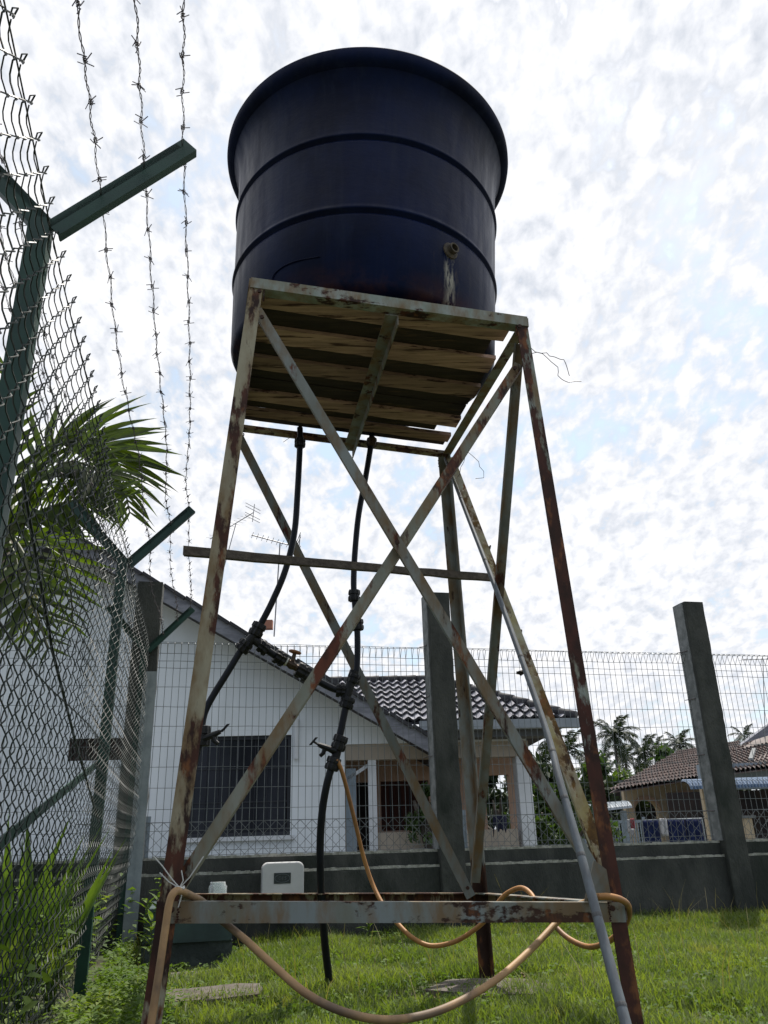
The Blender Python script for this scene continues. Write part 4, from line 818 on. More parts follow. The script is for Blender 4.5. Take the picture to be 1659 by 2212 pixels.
for i in range(1, 5): mb = MB(); s = o0+(o1-o0)*i/5; mb.box(s-.008, s+.008, DR+0.05, DR+0.06, oz0, oz1, HOUSE); obj('grille_bar', mb, MATS['frame_dark'], ow)
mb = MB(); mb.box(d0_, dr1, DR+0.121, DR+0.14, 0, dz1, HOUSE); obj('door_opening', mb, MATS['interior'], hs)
mb = MB(); mb.box(sE, e1+0.1, DR+0.13, DR+3, -0.0, 0.02, HOUSE); obj('porch_floor', mb, MATS['slab'], hs)
mb = MB(); mb.box(c1_+0.003, H(1112, 1800)[0]+.055, DH+0.05, DH+0.13, 0, H(870, 1797)[1], HOUSE); obj('parapet', mb, MATS['wall_beige'], hs)
# wing roof with its own tiles
DE = DH-0.30; DRg = DH+1.55
eL, ez_ = HOUSE.hit(925, 1556, DE); eR, _ = HOUSE.hit(1244, 1556, DE); rL, rz_ = HOUSE.hit(790, 1471, DRg); rR, _ = HOUSE.hit(938, 1472, DRg)
eL0 = aS+(ez_-aZ)/slp-0.12; rL = aS+(rz_-aZ)/slp-0.12
A_, B_, C_, D_ = HOUSE.p(eL0, DE, ez_), HOUSE.p(eR, DE, ez_), HOUSE.p(rR, DRg, rz_), HOUSE.p(rL, DRg, rz_)
mb = MB(); mb.prism([A_-V((0,0,.05)), B_-V((0,0,.05)), C_-V((0,0,.05)), D_-V((0,0,.05))], (0, 0, 0.03))
back = HOUSE.p(eR, DRg+1.8, ez_); mb.prism([B_-V((0,0,.05)), back-V((0,0,.05)), C_-V((0,0,.05))], (0, 0, 0.03)); wr = obj('wing_roof', mb, MATS['tile_edge'], hs)
rise = V(D_-A_); rise = HOUSE.n*(DRg-DE)+V((0, 0, rz_-ez_)); sl_len = rise.length; rdn = rise.normalized(); rn = HOUSE.a.cross(rdn).normalized()
pw2 = 0.137; rows = 8; rl = sl_len/rows
mb = MB(); n_ = 9; vs = []
for j, (yy, lift) in enumerate(((-0.02, 0.034), (-0.02, 0.0), (rl+0.02, -0.004))):
    for i in range(n_):
        u = i/(n_-1); hh = 0.020*math.cos(2*math.pi*u)-0.004; vs.append(V((u*pw2*1.04, yy, hh+lift)))
mb.add(vs, [(j*n_+i, j*n_+i+1, (j+1)*n_+i+1, (j+1)*n_+i) for j in range(2) for i in range(n_-1)])
tl = mesh('roof_tile', mb, MATS['tile_dark'], True); tl.materials.append(MATS['tile_edge'])
for f_ in list(tl.polygons)[:n_-1]: f_.material_index = 1; f_.use_smooth = False
for r in range(rows):
    s_end = eR+(rR-eR)*(r+0.6)/rows
    s = aS+((ez_+(rz_-ez_)*(r+0.5)/rows)-aZ)/slp-0.16; s = eR-math.floor((eR-s)/pw2)*pw2
    while s < s_end-0.05:
        inst('roof_tile', tl, mfrom(HOUSE.a, rdn, rn, HOUSE.p(s, DE, ez_)+rdn*(r*rl)+rn*(0.012+rng.normal(0, .002))), hs); s += pw2
mb = MB(); prv = None
rt = MB(); rt.tube([V((0, 0, 0)), V((0, 0.30, 0))], [0.062, 0.050], 10); rtm = mesh('ridge_tile', rt, MATS['tile_edge'], True)
for a, b_, k in ((D_, C_, 6), (C_, B_, 7)):
    k = max(3, round((b_-a).length/0.27)); ax_ = (b_-a).normalized(); ln = (b_-a).length/k
    for i in range(k):
        y_ = -ax_; x_ = y_.cross(V((0, 0, 1))).normalized(); inst('ridge_tile', rtm, mfrom(x_, y_, x_.cross(y_), a+ax_*ln*(i+1)+V((0, 0, 0.02))), hs)
mb = MB(); mb.box(eSw-0.2, eR+0.03, DE-0.10, DE+0.02, ez_-0.135, ez_-0.02, HOUSE); obj('gutter', mb, MATS['gutter'], hs)
mb = MB(); mb.box(eSw+0.03, eR-0.22, DE+0.03, DH+0.0, ez_-0.22, ez_-0.125, HOUSE); obj('soffit', mb, MATS['soffit'], hs)
# brick lodged by the mast, antennas
c = at(578, 1350, 10.9); mb = MB(); mb.box(c.x-.07, c.x+.07, c.y-.05, c.y+.05, c.z-.06, c.z+.06); tag(obj('clay_brick', mb, MATS['clay'], None, org=c), 'reddish clay block lodged on the roof edge at the foot of the aerial mast', 'brick')
def yagi(px, py, Y, lab, L_=1.3, mast=None, yaw=0.2, ang=-0.3, n_el=9, e=0.34):
    c = at(px, py, Y); t_ = thing('tv_aerial', at(mast[0], mast[1], Y) if mast else c, lab, 'aerial')
    d = V((math.cos(yaw), math.sin(yaw), 0))*math.cos(ang)+V((0, 0, math.sin(ang))); cr = d.cross(V((0, 0, 1))).normalized()
    mb = MB(); mb.tube([c-d*L_*0.6, c+d*L_*0.4], 0.009, 6); obj('boom', mb, MATS['antenna'], t_)
    for i in range(n_el):
        q = c-d*L_*0.58+d*L_*0.95*i/n_el; mb = MB(); mb.tube([q-cr*e/2+V((0, 0, 0.02)), q+cr*e/2+V((0, 0, -0.02))], 0.004, 5); obj('element', mb, MATS['antenna'], t_)
    mb = MB(); q = c+d*L_*0.38
    for k in (-2, -1, 1, 2): mb.tube([q-cr*0.25+V((0, 0, 0.07*k)), q+cr*0.25+V((0, 0, 0.07*k))]+[], 0.006, 4)
    mb.tube([q+V((0, 0, -.2)), q+V((0.03, 0, .2))], 0.008, 5); obj('reflector', mb, MATS['antenna'], t_)
    if mast: mb = MB(); mb.tube([c-V((0, 0, 0.0)), at(mast[0], mast[1], Y)], 0.010, 6); obj('mast', mb, MATS['antenna'], t_)
yagi(605, 1172, 11.3, 'thin television aerial on a mast standing on the gable roof edge', 0.72, (592, 1375), 0.25, -0.22)
yagi(510, 1130, 16, 'small far television aerial seen just right of the left front leg above the roof', 1.2, (480, 1240), -0.5, 0.3, 12, 0.3)
yagi(1648, 1424, 22, 'television aerial on a thin mast above the tiled roofs at the right edge', 1.0, (1653, 1600), 0.1, 0.02, 6, 0.4)

# ------------------------------------------------------------------ neighbour's low chain link
nf = thing('low_chain_link_fence', WALL.p(2, 7.3, 0), 'low blue grey chain link fence with posts just behind the boundary wall', 'fence')
DN = 7.25; zl = 0.83; n0, n1 = -0.9, 6.5; mb = MB(); pd = 0.10
k = 0; s = n0
while s < n1:
    mb.tube([WALL.p(s+((j % 2)*2-1)*pd/4, DN+((j//2) % 2)*0.004, zl-j*pd/2) for j in range(int(zl/pd*2))], 0.0028, 3, cap=False)
    mb.tube([WALL.p(s+0.5*pd+((j % 2)*-2+1)*pd/4, DN, zl-j*pd/2) for j in range(int(zl/pd*2))], 0.0028, 3, cap=False); s += pd
obj('mesh_net', mb, MATS['wire_brc'], nf, kind='stuff')
mb = MB(); mb.tube([WALL.p(n0, DN, zl), WALL.p(n1, DN, zl)], 0.004, 4); obj('top_wire', mb, MATS['wire_brc'], nf)
for s in (-0.35, 2.3, 4.9):
    mb = MB(); mb.box(s-0.022, s+0.022, DN+0.01, DN+0.05, 0, zl+0.05, WALL); obj('post', mb, MATS['wall_bluegrey'], nf)

# ------------------------------------------------------------------ laundry
def cloth(px0, py0, px1, py1, Y, m_, lab, n_=8, amp=0.03, ragged=0.0):
    mb = MB(); a, b_ = at(px0, py0, Y), at(px1, py0, Y); zb = at((px0+px1)/2, py1, Y).z; vs = []
    for j in range(7):
        for i in range(n_+1):
            t_ = i/n_; p_ = a.lerp(b_, t_); zt2 = p_.z; zb2 = zb+ragged*math.sin(i*2.3)*0.1+ragged*0.08*((i*7) % 3); p_ = V((p_.x*(1), p_.y+amp*math.sin(i*1.7+j*0.3), zt2+(zb2-zt2)*j/6)); vs.append(p_)
    mb.add(vs, [(j*(n_+1)+i, j*(n_+1)+i+1, (j+1)*(n_+1)+i+1, (j+1)*(n_+1)+i) for j in range(6) for i in range(n_)])
    o = obj('hanging_cloth', mb, MATS[m_], None, smooth=True, org=a); md = o.modifiers.new('thick', 'SOLIDIFY'); md.thickness = 0.006; return tag(o, lab, 'laundry')
cloth(1064, 1762, 1094, 1808, 10.9, 'cloth_navy', 'dark navy garment hanging at the porch opening beside the corner column', ragged=1)
cloth(1354, 1770, 1360, 1800, 15, 'cloth_white', 'thin white cloth hanging left of the dark red one by the far yard fence')
cloth(1361, 1768, 1370, 1790, 15, 'cloth_red', 'dark red cloth hanging in the far yard')
cloth(1362, 1790, 1369, 1806, 14.8, 'cloth_white', 'pale cloth hanging below the dark red one in the far yard')
cloth(1424, 1768, 1440, 1806, 14.25, 'cloth_white', 'pale towel hanging between the dark blue sheets on the rack')

# ------------------------------------------------------------------ arched house and roofs on the right
YH = 24
def zat(px, py, Y=YH): return at(px, py, Y).z
def xat(px, py=1750, Y=YH): return at(px, py, Y).x
ah = thing('arched_house', at(1430, 1820, YH), 'cream house with arched porch openings and a low brown tiled roof behind the right pillar', 'house')
x0, x1 = xat(1352), xat(1532); zt1 = zat(1440, 1682); mb = MB()
arches = [(xat(1372), xat(1422), zat(1395, 1728)), (xat(1450), xat(1520), zat(1485, 1716))]
def arch_wall(mb, x0, x1, zt, arcs, Y, th):
    xs = [x0]; 
    for (a, b_, za) in arcs:
        mb.box(xs[-1], a, Y, Y+th, 0, zt); c = (a+b_)/2; r = (b_-a)/2; zc = za-r*0.9; n_ = 10
        top = [(c-r*math.cos(math.pi*k/n_), zc+r*0.9*math.sin(math.pi*k/n_)) for k in range(n_+1)]
        for k in range(n_): mb.hexa([V((top[k][0], Y, top[k][1])), V((top[k+1][0], Y, top[k+1][1])), V((top[k+1][0], Y+th, top[k+1][1])), V((top[k][0], Y+th, top[k][1])), V((top[k][0], Y, zt)), V((top[k+1][0], Y, zt)), V((top[k+1][0], Y+th, zt)), V((top[k][0], Y+th, zt))])
        xs.append(b_)
    mb.box(xs[-1], x1, Y, Y+th, 0, zt)
arch_wall(mb, x0, x1, zt1, arches, YH, 0.25); obj('arch_wall', mb, MATS['wall_cream'], ah)
for a, b_, za in arches:
    c = (a+b_)/2; r = (b_-a)/2+0.06; zc = za-(b_-a)/2*0.9; mb = MB(); pr = [(c-r*math.cos(math.pi*k/12), zc+r*0.92*math.sin(math.pi*k/12)) for k in range(13)]
    for k in range(12):
        mb.bar(V((pr[k][0], YH-0.03, pr[k][1])), V((pr[k+1][0], YH-0.03, pr[k+1][1])), (0, 0, 0.10), (0, 0.05, 0))
    obj('arch_trim', mb, MATS['wall_peach'], ah)
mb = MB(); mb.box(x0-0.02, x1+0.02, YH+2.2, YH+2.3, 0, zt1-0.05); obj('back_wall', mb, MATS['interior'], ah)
mb = MB(); cx_, = (xat(1478),); 
for xx in (xat(1447), xat(1434)): mb.box(xx-0.09, xx+0.09, YH-0.1, YH-0.02, 0, zat(1440, 1775))
obj('pier', mb, MATS['wall_cream'], ah)
def tiled_roof(parent, quad, m_='tile_red', rows=14, cols=30, name='roof'):       # real courses of half round tiles, far away
    a, b_, c, d = [V(q) for q in quad]; nrm = (b_-a).cross(d-a).normalized(); nrm = nrm if nrm.z > 0 else -nrm; mb = MB(); n_ = cols*4; vs = []
    for r in range(rows):
        for e, lift in ((0, 0.05), (1, 0.0)):
            t_ = (r+e)/rows
            for i in range(n_+1): u = i/n_; vs.append(a.lerp(b_, u).lerp(d.lerp(c, u), t_)+nrm*(lift+0.03*math.sin(u*cols*2*math.pi)))
    W_ = n_+1; mb.add(vs, [(q*W_+i, q*W_+i+1, (q+1)*W_+i+1, (q+1)*W_+i) for q in range(rows*2-1) for i in range(n_)])
    mb.prism([a-nrm*.06, b_-nrm*.06, c-nrm*.06, d-nrm*.06], nrm*0.02); return obj(name, mb, MATS[m_], parent, kind='stuff')
tiled_roof(ah, [at(1316, 1709, YH-1.2), at(1580, 1668, YH-1.2), at(1600, 1600, YH+4), at(1470, 1622, YH+4)], rows=12, cols=34)
mb = MB(); mb.box(xat(1344), x1, YH-0.3, YH-0.02, zt1-0.12, zt1-0.02); obj('eave_board', mb, MATS['soffit'], ah)
YB2 = 20
bh = thing('blue_awning_house', at(1620, 1820, YB2), 'grey house under brown tiled roofs with a rounded blue awning at the right edge', 'house')
X = lambda px, Y=YB2: at(px, 1750, Y).x
mb = MB(); mb.box(X(1560), X(1780), YB2+1.0, YB2+1.2, at(1600, 1700, YB2).z, at(1620, 1648, YB2+1).z); obj('upper_wall', mb, MATS['wall_bluegrey'], bh)
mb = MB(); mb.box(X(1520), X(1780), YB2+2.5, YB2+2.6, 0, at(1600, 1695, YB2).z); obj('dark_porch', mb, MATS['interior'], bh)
mb = MB(); mb.box(X(1600), X(1617), YB2-0.1, YB2+0.15, 0, at(1607, 1768, YB2).z); obj('gate_pier', mb, MATS['wall_cream'], bh)
mb = MB(); mb.box(X(1596), X(1625), YB2-0.14, YB2+0.2, at(1607, 1768, YB2).z+.001, at(1607, 1762, YB2).z); obj('pier_cap', mb, MATS['concrete_pale'], bh)
mb = MB(); mb.box(X(1520), X(1532), YB2-0.1, YB2+0.05, 0, at(1600, 1700, YB2).z); obj('post', mb, MATS['wall_cream'], bh)
# rounded awning in ribs
za_ = at(1560, 1689, YB2).z; zb_ = at(1560, 1705, YB2-0.3).z; xa, xb = X(1478), X(1790); nr = 46
mb = MB(); vs = []; n_ = nr*6
for i in range(n_+1):
    u = i/n_; bmp = 0.045*abs(math.sin(u*nr*math.pi))
    for k in range(6):
        th = k/5*math.pi/2; vs.append(V((xa+(xb-xa)*u, YB2-0.1-(0.55+bmp)*math.sin(th), zb_+(za_-zb_+0.03+bmp)*math.cos(th))))
mb.add(vs, [(i*6+k, i*6+k+1, i*6+7+k, i*6+6+k) for i in range(n_) for k in range(5)]); obj('awning', mb, MATS['awning_blue'], bh)
tiled_roof(bh, [at(1545, 1672, YB2+0.6), at(1800, 1640, YB2+0.6), at(1800, 1570, YB2+4.5), at(1590, 1622, YB2+4.5)], rows=12, cols=26)
tiled_roof(bh, [at(1572, 1632, YB2+4.6), at(1810, 1600, YB2+4.6), at(1800, 1490, YB2+8), at(1668, 1568, YB2+8)], rows=10, cols=24, name='rear_roof')
mb = MB(); mb.prism([at(1605, 1606, YB2+4), at(1660, 1566, YB2+4), at(1720, 1530, YB2+4), at(1720, 1570, YB2+4), at(1650, 1592, YB2+4)], (0, 0.4, 0)); obj('gable_board', mb, MATS['fascia'], bh)
mb = MB(); mb.bar(at(1622, 1640, YB2+1.5), at(1629, 1618, YB2+3), (0.10, 0, 0), (0, 0.02, 0.06)); obj('hip_cap', mb, MATS['concrete_pale'], bh)
# left lean-to with pale sheet roof
lt = thing('lean_to', at(1310, 1820, 20), 'low lean to with a pale curved sheet roof left of the arched house', 'shed')
mb = MB(); n_ = 120; vs = []
for i in range(n_+1):
    u = i/n_; xx = at(1165, 1755, 20).x*(1-u)+at(1352, 1735, 20).x*u; zc = at(1165, 1752, 20).z*(1-u)+at(1352, 1731, 20).z*u
    for k in range(6): th = k/5*math.pi/2; vs.append(V((xx, 20-0.5*math.sin(th), zc-0.16+(0.17+0.02*math.sin(u*34*6.28))*math.cos(th))))
mb.add(vs, [(i*6+k, i*6+k+1, i*6+7+k, i*6+6+k) for i in range(n_) for k in range(5)]); obj('sheet_roof', mb, MATS['gutter'], lt)
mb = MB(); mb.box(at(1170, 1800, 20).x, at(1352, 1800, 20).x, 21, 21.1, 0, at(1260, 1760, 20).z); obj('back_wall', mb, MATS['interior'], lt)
for px in (1180, 1260, 1345): mb = MB(); xx = at(px, 1790, 20).x; mb.box(xx-.06, xx+.06, 19.7, 19.82, 0, at(px, 1752, 20).z); obj('post', mb, MATS['wall_bluegrey'], lt)
# far metal gate
gt = thing('yard_gate', at(1340, 1820, 16.5), 'grey green barred metal gate in the far yard left of the blue sheets', 'gate'); g0x, g1x = at(1300, 1800, 16.5).x, at(1392, 1800, 16.5).x; gz = at(1345, 1772, 16.5).z
mb = MB(); mb.box(g0x, g1x, 16.5, 16.53, gz-0.05, gz); mb.box(g0x, g1x, 16.5, 16.53, 0.1, 0.15); mb.box(g0x-0.05, g0x-0.002, 16.5, 16.53, 0, gz+.05); mb.box(g1x+0.002, g1x+0.05, 16.5, 16.53, 0, gz+.05); obj('gate_frame', mb, MATS['wall_bluegrey'], gt)
bb = MB(); bb.box(-0.009, 0.009, -0.009, 0.009, 0, gz-0.202); bbm = mesh('gate_bar', bb, MATS['wall_bluegrey'])
for k in range(1, 16): inst('gate_bar', bbm, Matrix.Translation((g0x+(g1x-g0x)*k/16, 16.515, 0.151)), gt)
# drying rack with dark blue sheets
YR = 14.3; dk = thing('drying_rack', at(1450, 1830, YR), 'thin metal drying rack holding dark blue sheets in the far yard', 'rack')
ra_, rb2 = at(1386, 1772, YR), at(1516, 1768, YR); mb = MB(); mb.tube([ra_, rb2], 0.012, 6); obj('rail', mb, MATS['gutter'], dk)
for q_ in (ra_, rb2): mb = MB(); mb.tube([q_, V((q_.x, q_.y, 0))], 0.012, 6); obj('leg', mb, MATS['gutter'], dk)
cloth(1388, 1772, 1423, 1826, YR-.03, 'cloth_blue', 'leftmost dark blue sheet hanging on the drying rack in the far yard')
cloth(1441, 1771, 1478, 1826, YR-.03, 'cloth_blue', 'middle dark blue sheet hanging right of the pale towel')
cloth(1480, 1770, 1514, 1826, YR-.03, 'cloth_blue', 'rightmost dark blue sheet hanging beside the right pillar')

# ------------------------------------------------------------------ palms and trees
def leaflet_mesh(name, m_, curve, wd=0.062, n_=7, th=0.0):
    mb = MB(); vs = []
    for i in range(n_):
        t_ = i/(n_-1); wv = wd*math.sin(math.pi*min(1, t_*0.93+0.07))**0.6*(1-t_**3); z = -curve*t_*t_; vs += [V((t_, -wv, z+wv*0.45)), V((t_, 0, z)), V((t_, wv, z+wv*0.45))]
    mb.add(vs, [(i*3+k, i*3+3+k, i*3+4+k, i*3+1+k) for i in range(n_-1) for k in range(2)]); return mesh(name, mb, MATS[m_], True)
LF = [leaflet_mesh('leaflet', 'palm_leaf', c) for c in (0.05, 0.18, 0.34)]
def frond(parent, ctl, n_, Lm, plane=None, flat=0.9):
    pts = spline(ctl, 8); mb = MB(); r0 = 0.016; mb.tube(pts, [r0*(1-0.75*i/len(pts)) for i in range(len(pts))], 7); fr = obj('frond', mb, MATS['palm_stem'], parent, smooth=True)
    for i in range(n_):
        t_ = 0.12+0.88*i/(n_-1); q = t_*(len(pts)-1); k = min(int(q), len(pts)-2); c = pts[k].lerp(pts[k+1], q-k); T_ = (pts[k+1]-pts[k]).normalized()
        S_ = (plane if plane is not None else T_.cross(V((0, 0, 1)))); S_ = (S_-T_*S_.dot(T_)).normalized(); Un = S_.cross(T_)
        if Un.z < 0: Un = -Un
        ln = Lm*(0.55+0.45*math.sin(math.pi*min(1, t_*0.85+0.12)))*(1 if t_ < 0.85 else 0.75)*random.uniform(0.85, 1.1)
        for sd_ in (1, -1):
            fw = 0.45+0.6*t_+random.uniform(-.1, .1); dv = (S_*sd_*flat+T_*fw+Un*random.uniform(-0.1, 0.35)).normalized(); nz = (Un+V((random.uniform(-.3, .3), random.uniform(-.3, .3), 0))); yv = nz.cross(dv).normalized(); zv = dv.cross(yv)
            inst('leaflet', random.choice(LF), mfrom(dv*ln, yv*ln*random.uniform(0.8, 1.15), zv*ln, c), fr)
    return fr
YP = 4.5
cp = at(15, 1165, YP)
np_ = thing('fan_palm', V((cp.x-0.1, YP, 0)), 'lush green feather palm rising behind the chain link fence at the left', 'palm')
mb = MB(); mb.tube([V((cp.x-0.12, YP, 0)), V((cp.x-0.10, YP, 0.9)), V((cp.x-0.03, YP, cp.z-0.5)), V((cp.x, YP, cp.z))], [0.09, 0.075, 0.06, 0.045], 12); obj('trunk', mb, MATS['palm_trunk'], np_, smooth=True)
vp = V((0.1, 0.35, 1))
frond(np_, [cp, at(62, 1041, YP), at(100, 968, YP), at(150, 945, YP), at(211, 953, YP), at(245, 983, YP), at(265, 1035, YP), at(280, 1107, YP)], 36, 0.48, V((0.0, 0.25, 1)))
frond(np_, [cp, at(50, 1130, YP-.1), at(100, 1100, YP-.15), at(155, 1083, YP-.2), at(222, 1073, YP-.25), at(262, 1082, YP-.3)], 28, 0.38, V((0.0, 0.25, 1)))
frond(np_, [cp, at(48, 1180, YP+.05), at(80, 1160, YP+.2), at(125, 1180, YP+.3), at(150, 1260, YP+.35), at(158, 1350, YP+.35)], 16, 0.34, V((0.9, 0.3, 0)))
frond(np_, [cp, at(30, 1200, YP-.1), at(45, 1250, YP-.2), at(75, 1320, YP-.3), at(105, 1400, YP-.35)], 14, 0.34, V((0.9, 0.3, 0)))
frond(np_, [cp, at(5, 1100, YP-.1), at(-10, 980, YP-.2), at(-5, 870, YP-.25), at(10, 790, YP-.3)], 15, 0.42, V((0.8, 0.5, 0)))
frond(np_, [cp, at(45, 1110, YP-.1), at(85, 1040, YP-.15), at(140, 1000, YP-.2), at(200, 1010, YP-.25), at(240, 1060, YP-.3)], 24, 0.42, V((0.0, 0.45, 1)))
frond(np_, [cp, at(30, 1080, YP+.2), at(55, 1010, YP+.5), at(90, 990, YP+.8), at(130, 1020, YP+1.0)], 13, 0.42, V((0.2, 0.6, 0.7)))
frond(np_, [cp, at(25, 1160, YP-.1), at(55, 1210, YP-.25), at(60, 1290, YP-.3), at(50, 1370, YP-.3)], 12, 0.32, V((0.9, 0.3, 0)))
frond(np_, [cp, at(-40, 1120, YP), at(-120, 1060, YP), at(-220, 1100, YP)], 12, 0.34, V((0.1, 0.7, 0.8)))
mb = MB(); fc = at(60, 1310, YP-.15)
for k in range(34):
    a = V((rng.normal(0, .4), rng.normal(0, .3), rng.normal(-.5, .5))).normalized(); p0 = fc+V((random.uniform(-.05, .03), 0, random.uniform(-.08, .12))); mb.tube([p0, p0+a*0.05+V((0, 0, .01)), p0+a*0.09-V((0, 0, .02))], 0.003, 4)
obj('flower_cluster', mb, MATS['palm_flower'], np_)

# far coconut palms: each frond one mesh of many leaflets
def far_frond(name, L_, droop, m_, n_=20, lw=0.045, ll=0.50):
    mb = MB(); P = []
    for i in range(n_+1): t_ = i/n_; P.append(V((L_*t_*(1-0.18*t_), 0, L_*(0.42*t_-droop*t_*t_))))
    mb.tube(P, [0.04*(1-0.8*i/n_) for i in range(n_+1)], 4, cap=False)
    for i in range(2, n_):
        T_ = (P[i+1]-P[i]).normalized(); q = math.sin(math.pi*min(1, 0.1+0.85*i/n_))
        for sd_ in (1, -1):
            for h in (0, .5):
                c = P[i].lerp(P[i+1], h); ln = ll*(0.5+q)*random.uniform(0.8, 1.15); e = c+T_*ln*0.45+V((0, sd_*ln*0.72, -ln*random.uniform(0.25, 0.75))); mm = c.lerp(e, 0.5)+V((0, 0, ln*0.12)); wv = T_*lw*0.8
                mb.add([c-wv*0.6, c+wv*0.6, mm+wv, mm-wv, e], [(0, 1, 2, 3), (3, 2, 4)])
    return mesh(name, mb, MATS[m_])
FF = [far_frond('frond', 2.6, d_, 'far_leaf') for d_ in (0.35, 0.62, 0.9)]+[far_frond('frond', 2.2, 1.15, 'far_leaf')]
def coco(px, py, Y, size, lab, n_=15, g='coconut palms beyond the yards', fset=FF, cat='palm tree', nm='coconut_palm'):
    Y *= 1.75; c = at(px, py, Y); t_ = thing(nm, V((c.x, c.y, 0)), lab, cat, g)
    mb = MB(); lean = random.uniform(-.5, .5); mb.tube([V((c.x+lean, Y, 0)), V((c.x+lean*0.4, Y, c.z*0.5)), c], [0.2*size, 0.15*size, 0.12*size], 8); obj('trunk', mb, MATS['palm_trunk'], t_, smooth=True)
    for k in range(n_):
        az = k*2.4+random.uniform(-.3, .3); el = -0.5+1.75*(1-k/n_)*1.0-0.15; f = fset[min(3, int((k/n_)*4))]
        x_ = V((math.cos(az)*math.cos(el*0.8), math.sin(az)*math.cos(el*0.8), math.sin(el*0.8))); y_ = V((-math.sin(az), math.cos(az), 0)); inst('frond', f, mfrom(x_*size, y_*size, x_.cross(y_)*size, c), t_)
coco(1327, 1592, 38, 0.95, 'tallest coconut palm against the sky between the red leg and the right pillar', 18)
coco(1392, 1628, 44, 1.0, 'broad coconut palm just right of the tallest one', 16)
coco(1418, 1612, 50, 0.62, 'small ragged dark palm between the broad palm and the pillar', 11)
coco(1468, 1610, 46, 0.85, 'dark coconut palm just left of the right pillar', 16)
coco(1225, 1628, 36, 1.0, 'coconut palm crown behind the bamboo pole and right brace', 15)
coco(1165, 1655, 30, 0.85, 'low palm beside the porch corner column', 14)
coco(1290, 1680, 30, 0.85, 'low green palm under the tallest coconut palm', 14)
coco(1608, 1592, 42, 0.62, 'small palm crown above the tiled roof at the far right', 12)
coco(1350, 1640, 46, 0.9, 'palm crown low between the tallest and the broad palm', 14)
coco(1500, 1650, 44, 0.9, 'palm crown mostly hidden behind the rightmost pillar', 13)
coco(1190, 1600, 44, 0.8, 'palm crown just above the roof corner behind the brace', 13)
coco(1375, 1690, 34, 0.8, 'short bright palm in front of the far trees left of the arched house', 13)
def leaf_cloud(c, rad, n_, sz, m_, nm='crown'):
    """leaf sized faces in clumps through an uneven volume"""
    nc = 26; cl = rng.normal(0, 0.42, (nc, 3))*np.array(rad)*1.0; cr = rng.uniform(0.18, 0.40, nc)*min(rad); idx = rng.integers(0, nc, n_)
    p = cl[idx]+rng.normal(0, 0.5, (n_, 3))*cr[idx][:, None]; a = rng.normal(0, 1, (n_, 3)); a /= np.linalg.norm(a, axis=1)[:, None]; b_ = np.cross(a, rng.normal(0, 1, (n_, 3))); b_ /= np.linalg.norm(b_, axis=1)[:, None]
    s = sz*rng.uniform(0.6, 1.4, n_)[:, None]; P = np.array(c)+p; vs = np.stack([P-a*s, P+b_*s*0.42, P+a*s, P-b_*s*0.42], 1).reshape(-1, 3); vs[:, 2] = np.maximum(vs[:, 2], 0.01)
    me = bpy.data.meshes.new(nm); me.vertices.add(len(vs)); me.vertices.foreach_set('co', vs.ravel()); me.loops.add(4*n_); me.loops.foreach_set('vertex_index', np.arange(4*n_)); me.polygons.add(n_); me.polygons.foreach_set('loop_start', np.arange(n_)*4); me.polygons.foreach_set('loop_total', np.full(n_, 4)); me.update(); me.materials.append(MATS[m_]); return me
def tree(px, py, Y, rad, n_, sz, m_, lab, nm='leafy_tree', cat='tree', g='leafy trees beyond the yards'):
    c = at(px, py, Y); t_ = thing(nm, V((c.x, Y, 0)), lab, cat, g); o = bpy.data.objects.new('crown', leaf_cloud((0, 0, c.z), rad, n_, sz, m_)); col.objects.link(o); o.parent = t_
    mb = MB(); mb.tube([V((c.x, Y, 0)), V((c.x+.1, Y, c.z*0.6)), V((c.x, Y, c.z))], [0.16, 0.11, 0.05], 7)
    for k in range(4): a = k*1.6; mb.tube([V((c.x+.05, Y, c.z*0.55)), V((c.x+math.cos(a)*rad[0]*0.5, Y+math.sin(a)*rad[1]*0.5, c.z+0.2))], [0.06, 0.02], 5)
    obj('trunk', mb, MATS['bark'], t_); return t_
tree(1200, 1760, 28, (3.2, 2, 1.2), 9000, 0.16, 'far_leaf', 'dark leafy tree behind the corner column and the right brace')
tree(1310, 1760, 34, (4.0, 2, 1.5), 11000, 0.18, 'far_leaf', 'dark leafy tree mass under the tallest coconut palm')
tree(1425, 1705, 36, (3.4, 2, 1.1), 9000, 0.17, 'bush_leaf', 'brighter green tree above the arched house roof')
tree(1500, 1690, 38, (3.0, 2, 1.3), 8000, 0.17, 'bush_leaf', 'bright green tree crown behind the right pillar')
tree(1165, 1785, 14.5, (0.55, 0.5, 0.7), 3500, 0.06, 'bush_leaf', 'sunlit shrub right of the porch corner column', 'garden_shrub', 'shrub', 'garden shrubs beyond the wall')
tree(1225, 1800, 15.5, (0.8, 0.6, 0.5), 3500, 0.06, 'bush_leaf', 'shrub behind the lower part of the bamboo pole', 'garden_shrub', 'shrub', 'garden shrubs beyond the wall')
tree(918, 1765, 10.9, (0.26, 0.2, 0.30), 1500, 0.035, 'bush_leaf', 'small bright shrub at the porch edge beside the middle pillar', 'garden_shrub', 'shrub', 'garden shrubs beyond the wall')
tree(1320, 1760, 26, (4.5, 1.5, 1.0), 7000, 0.14, 'far_leaf', 'low dark hedge like tree behind the pale sheet roof')

tree(1072, 1750, 17, (1.5, 0.6, 1.1), 6000, 0.06, 'far_leaf', 'dark shrub seen through the porch opening beside the corner column', 'garden_shrub', 'shrub', 'garden shrubs beyond the wall')
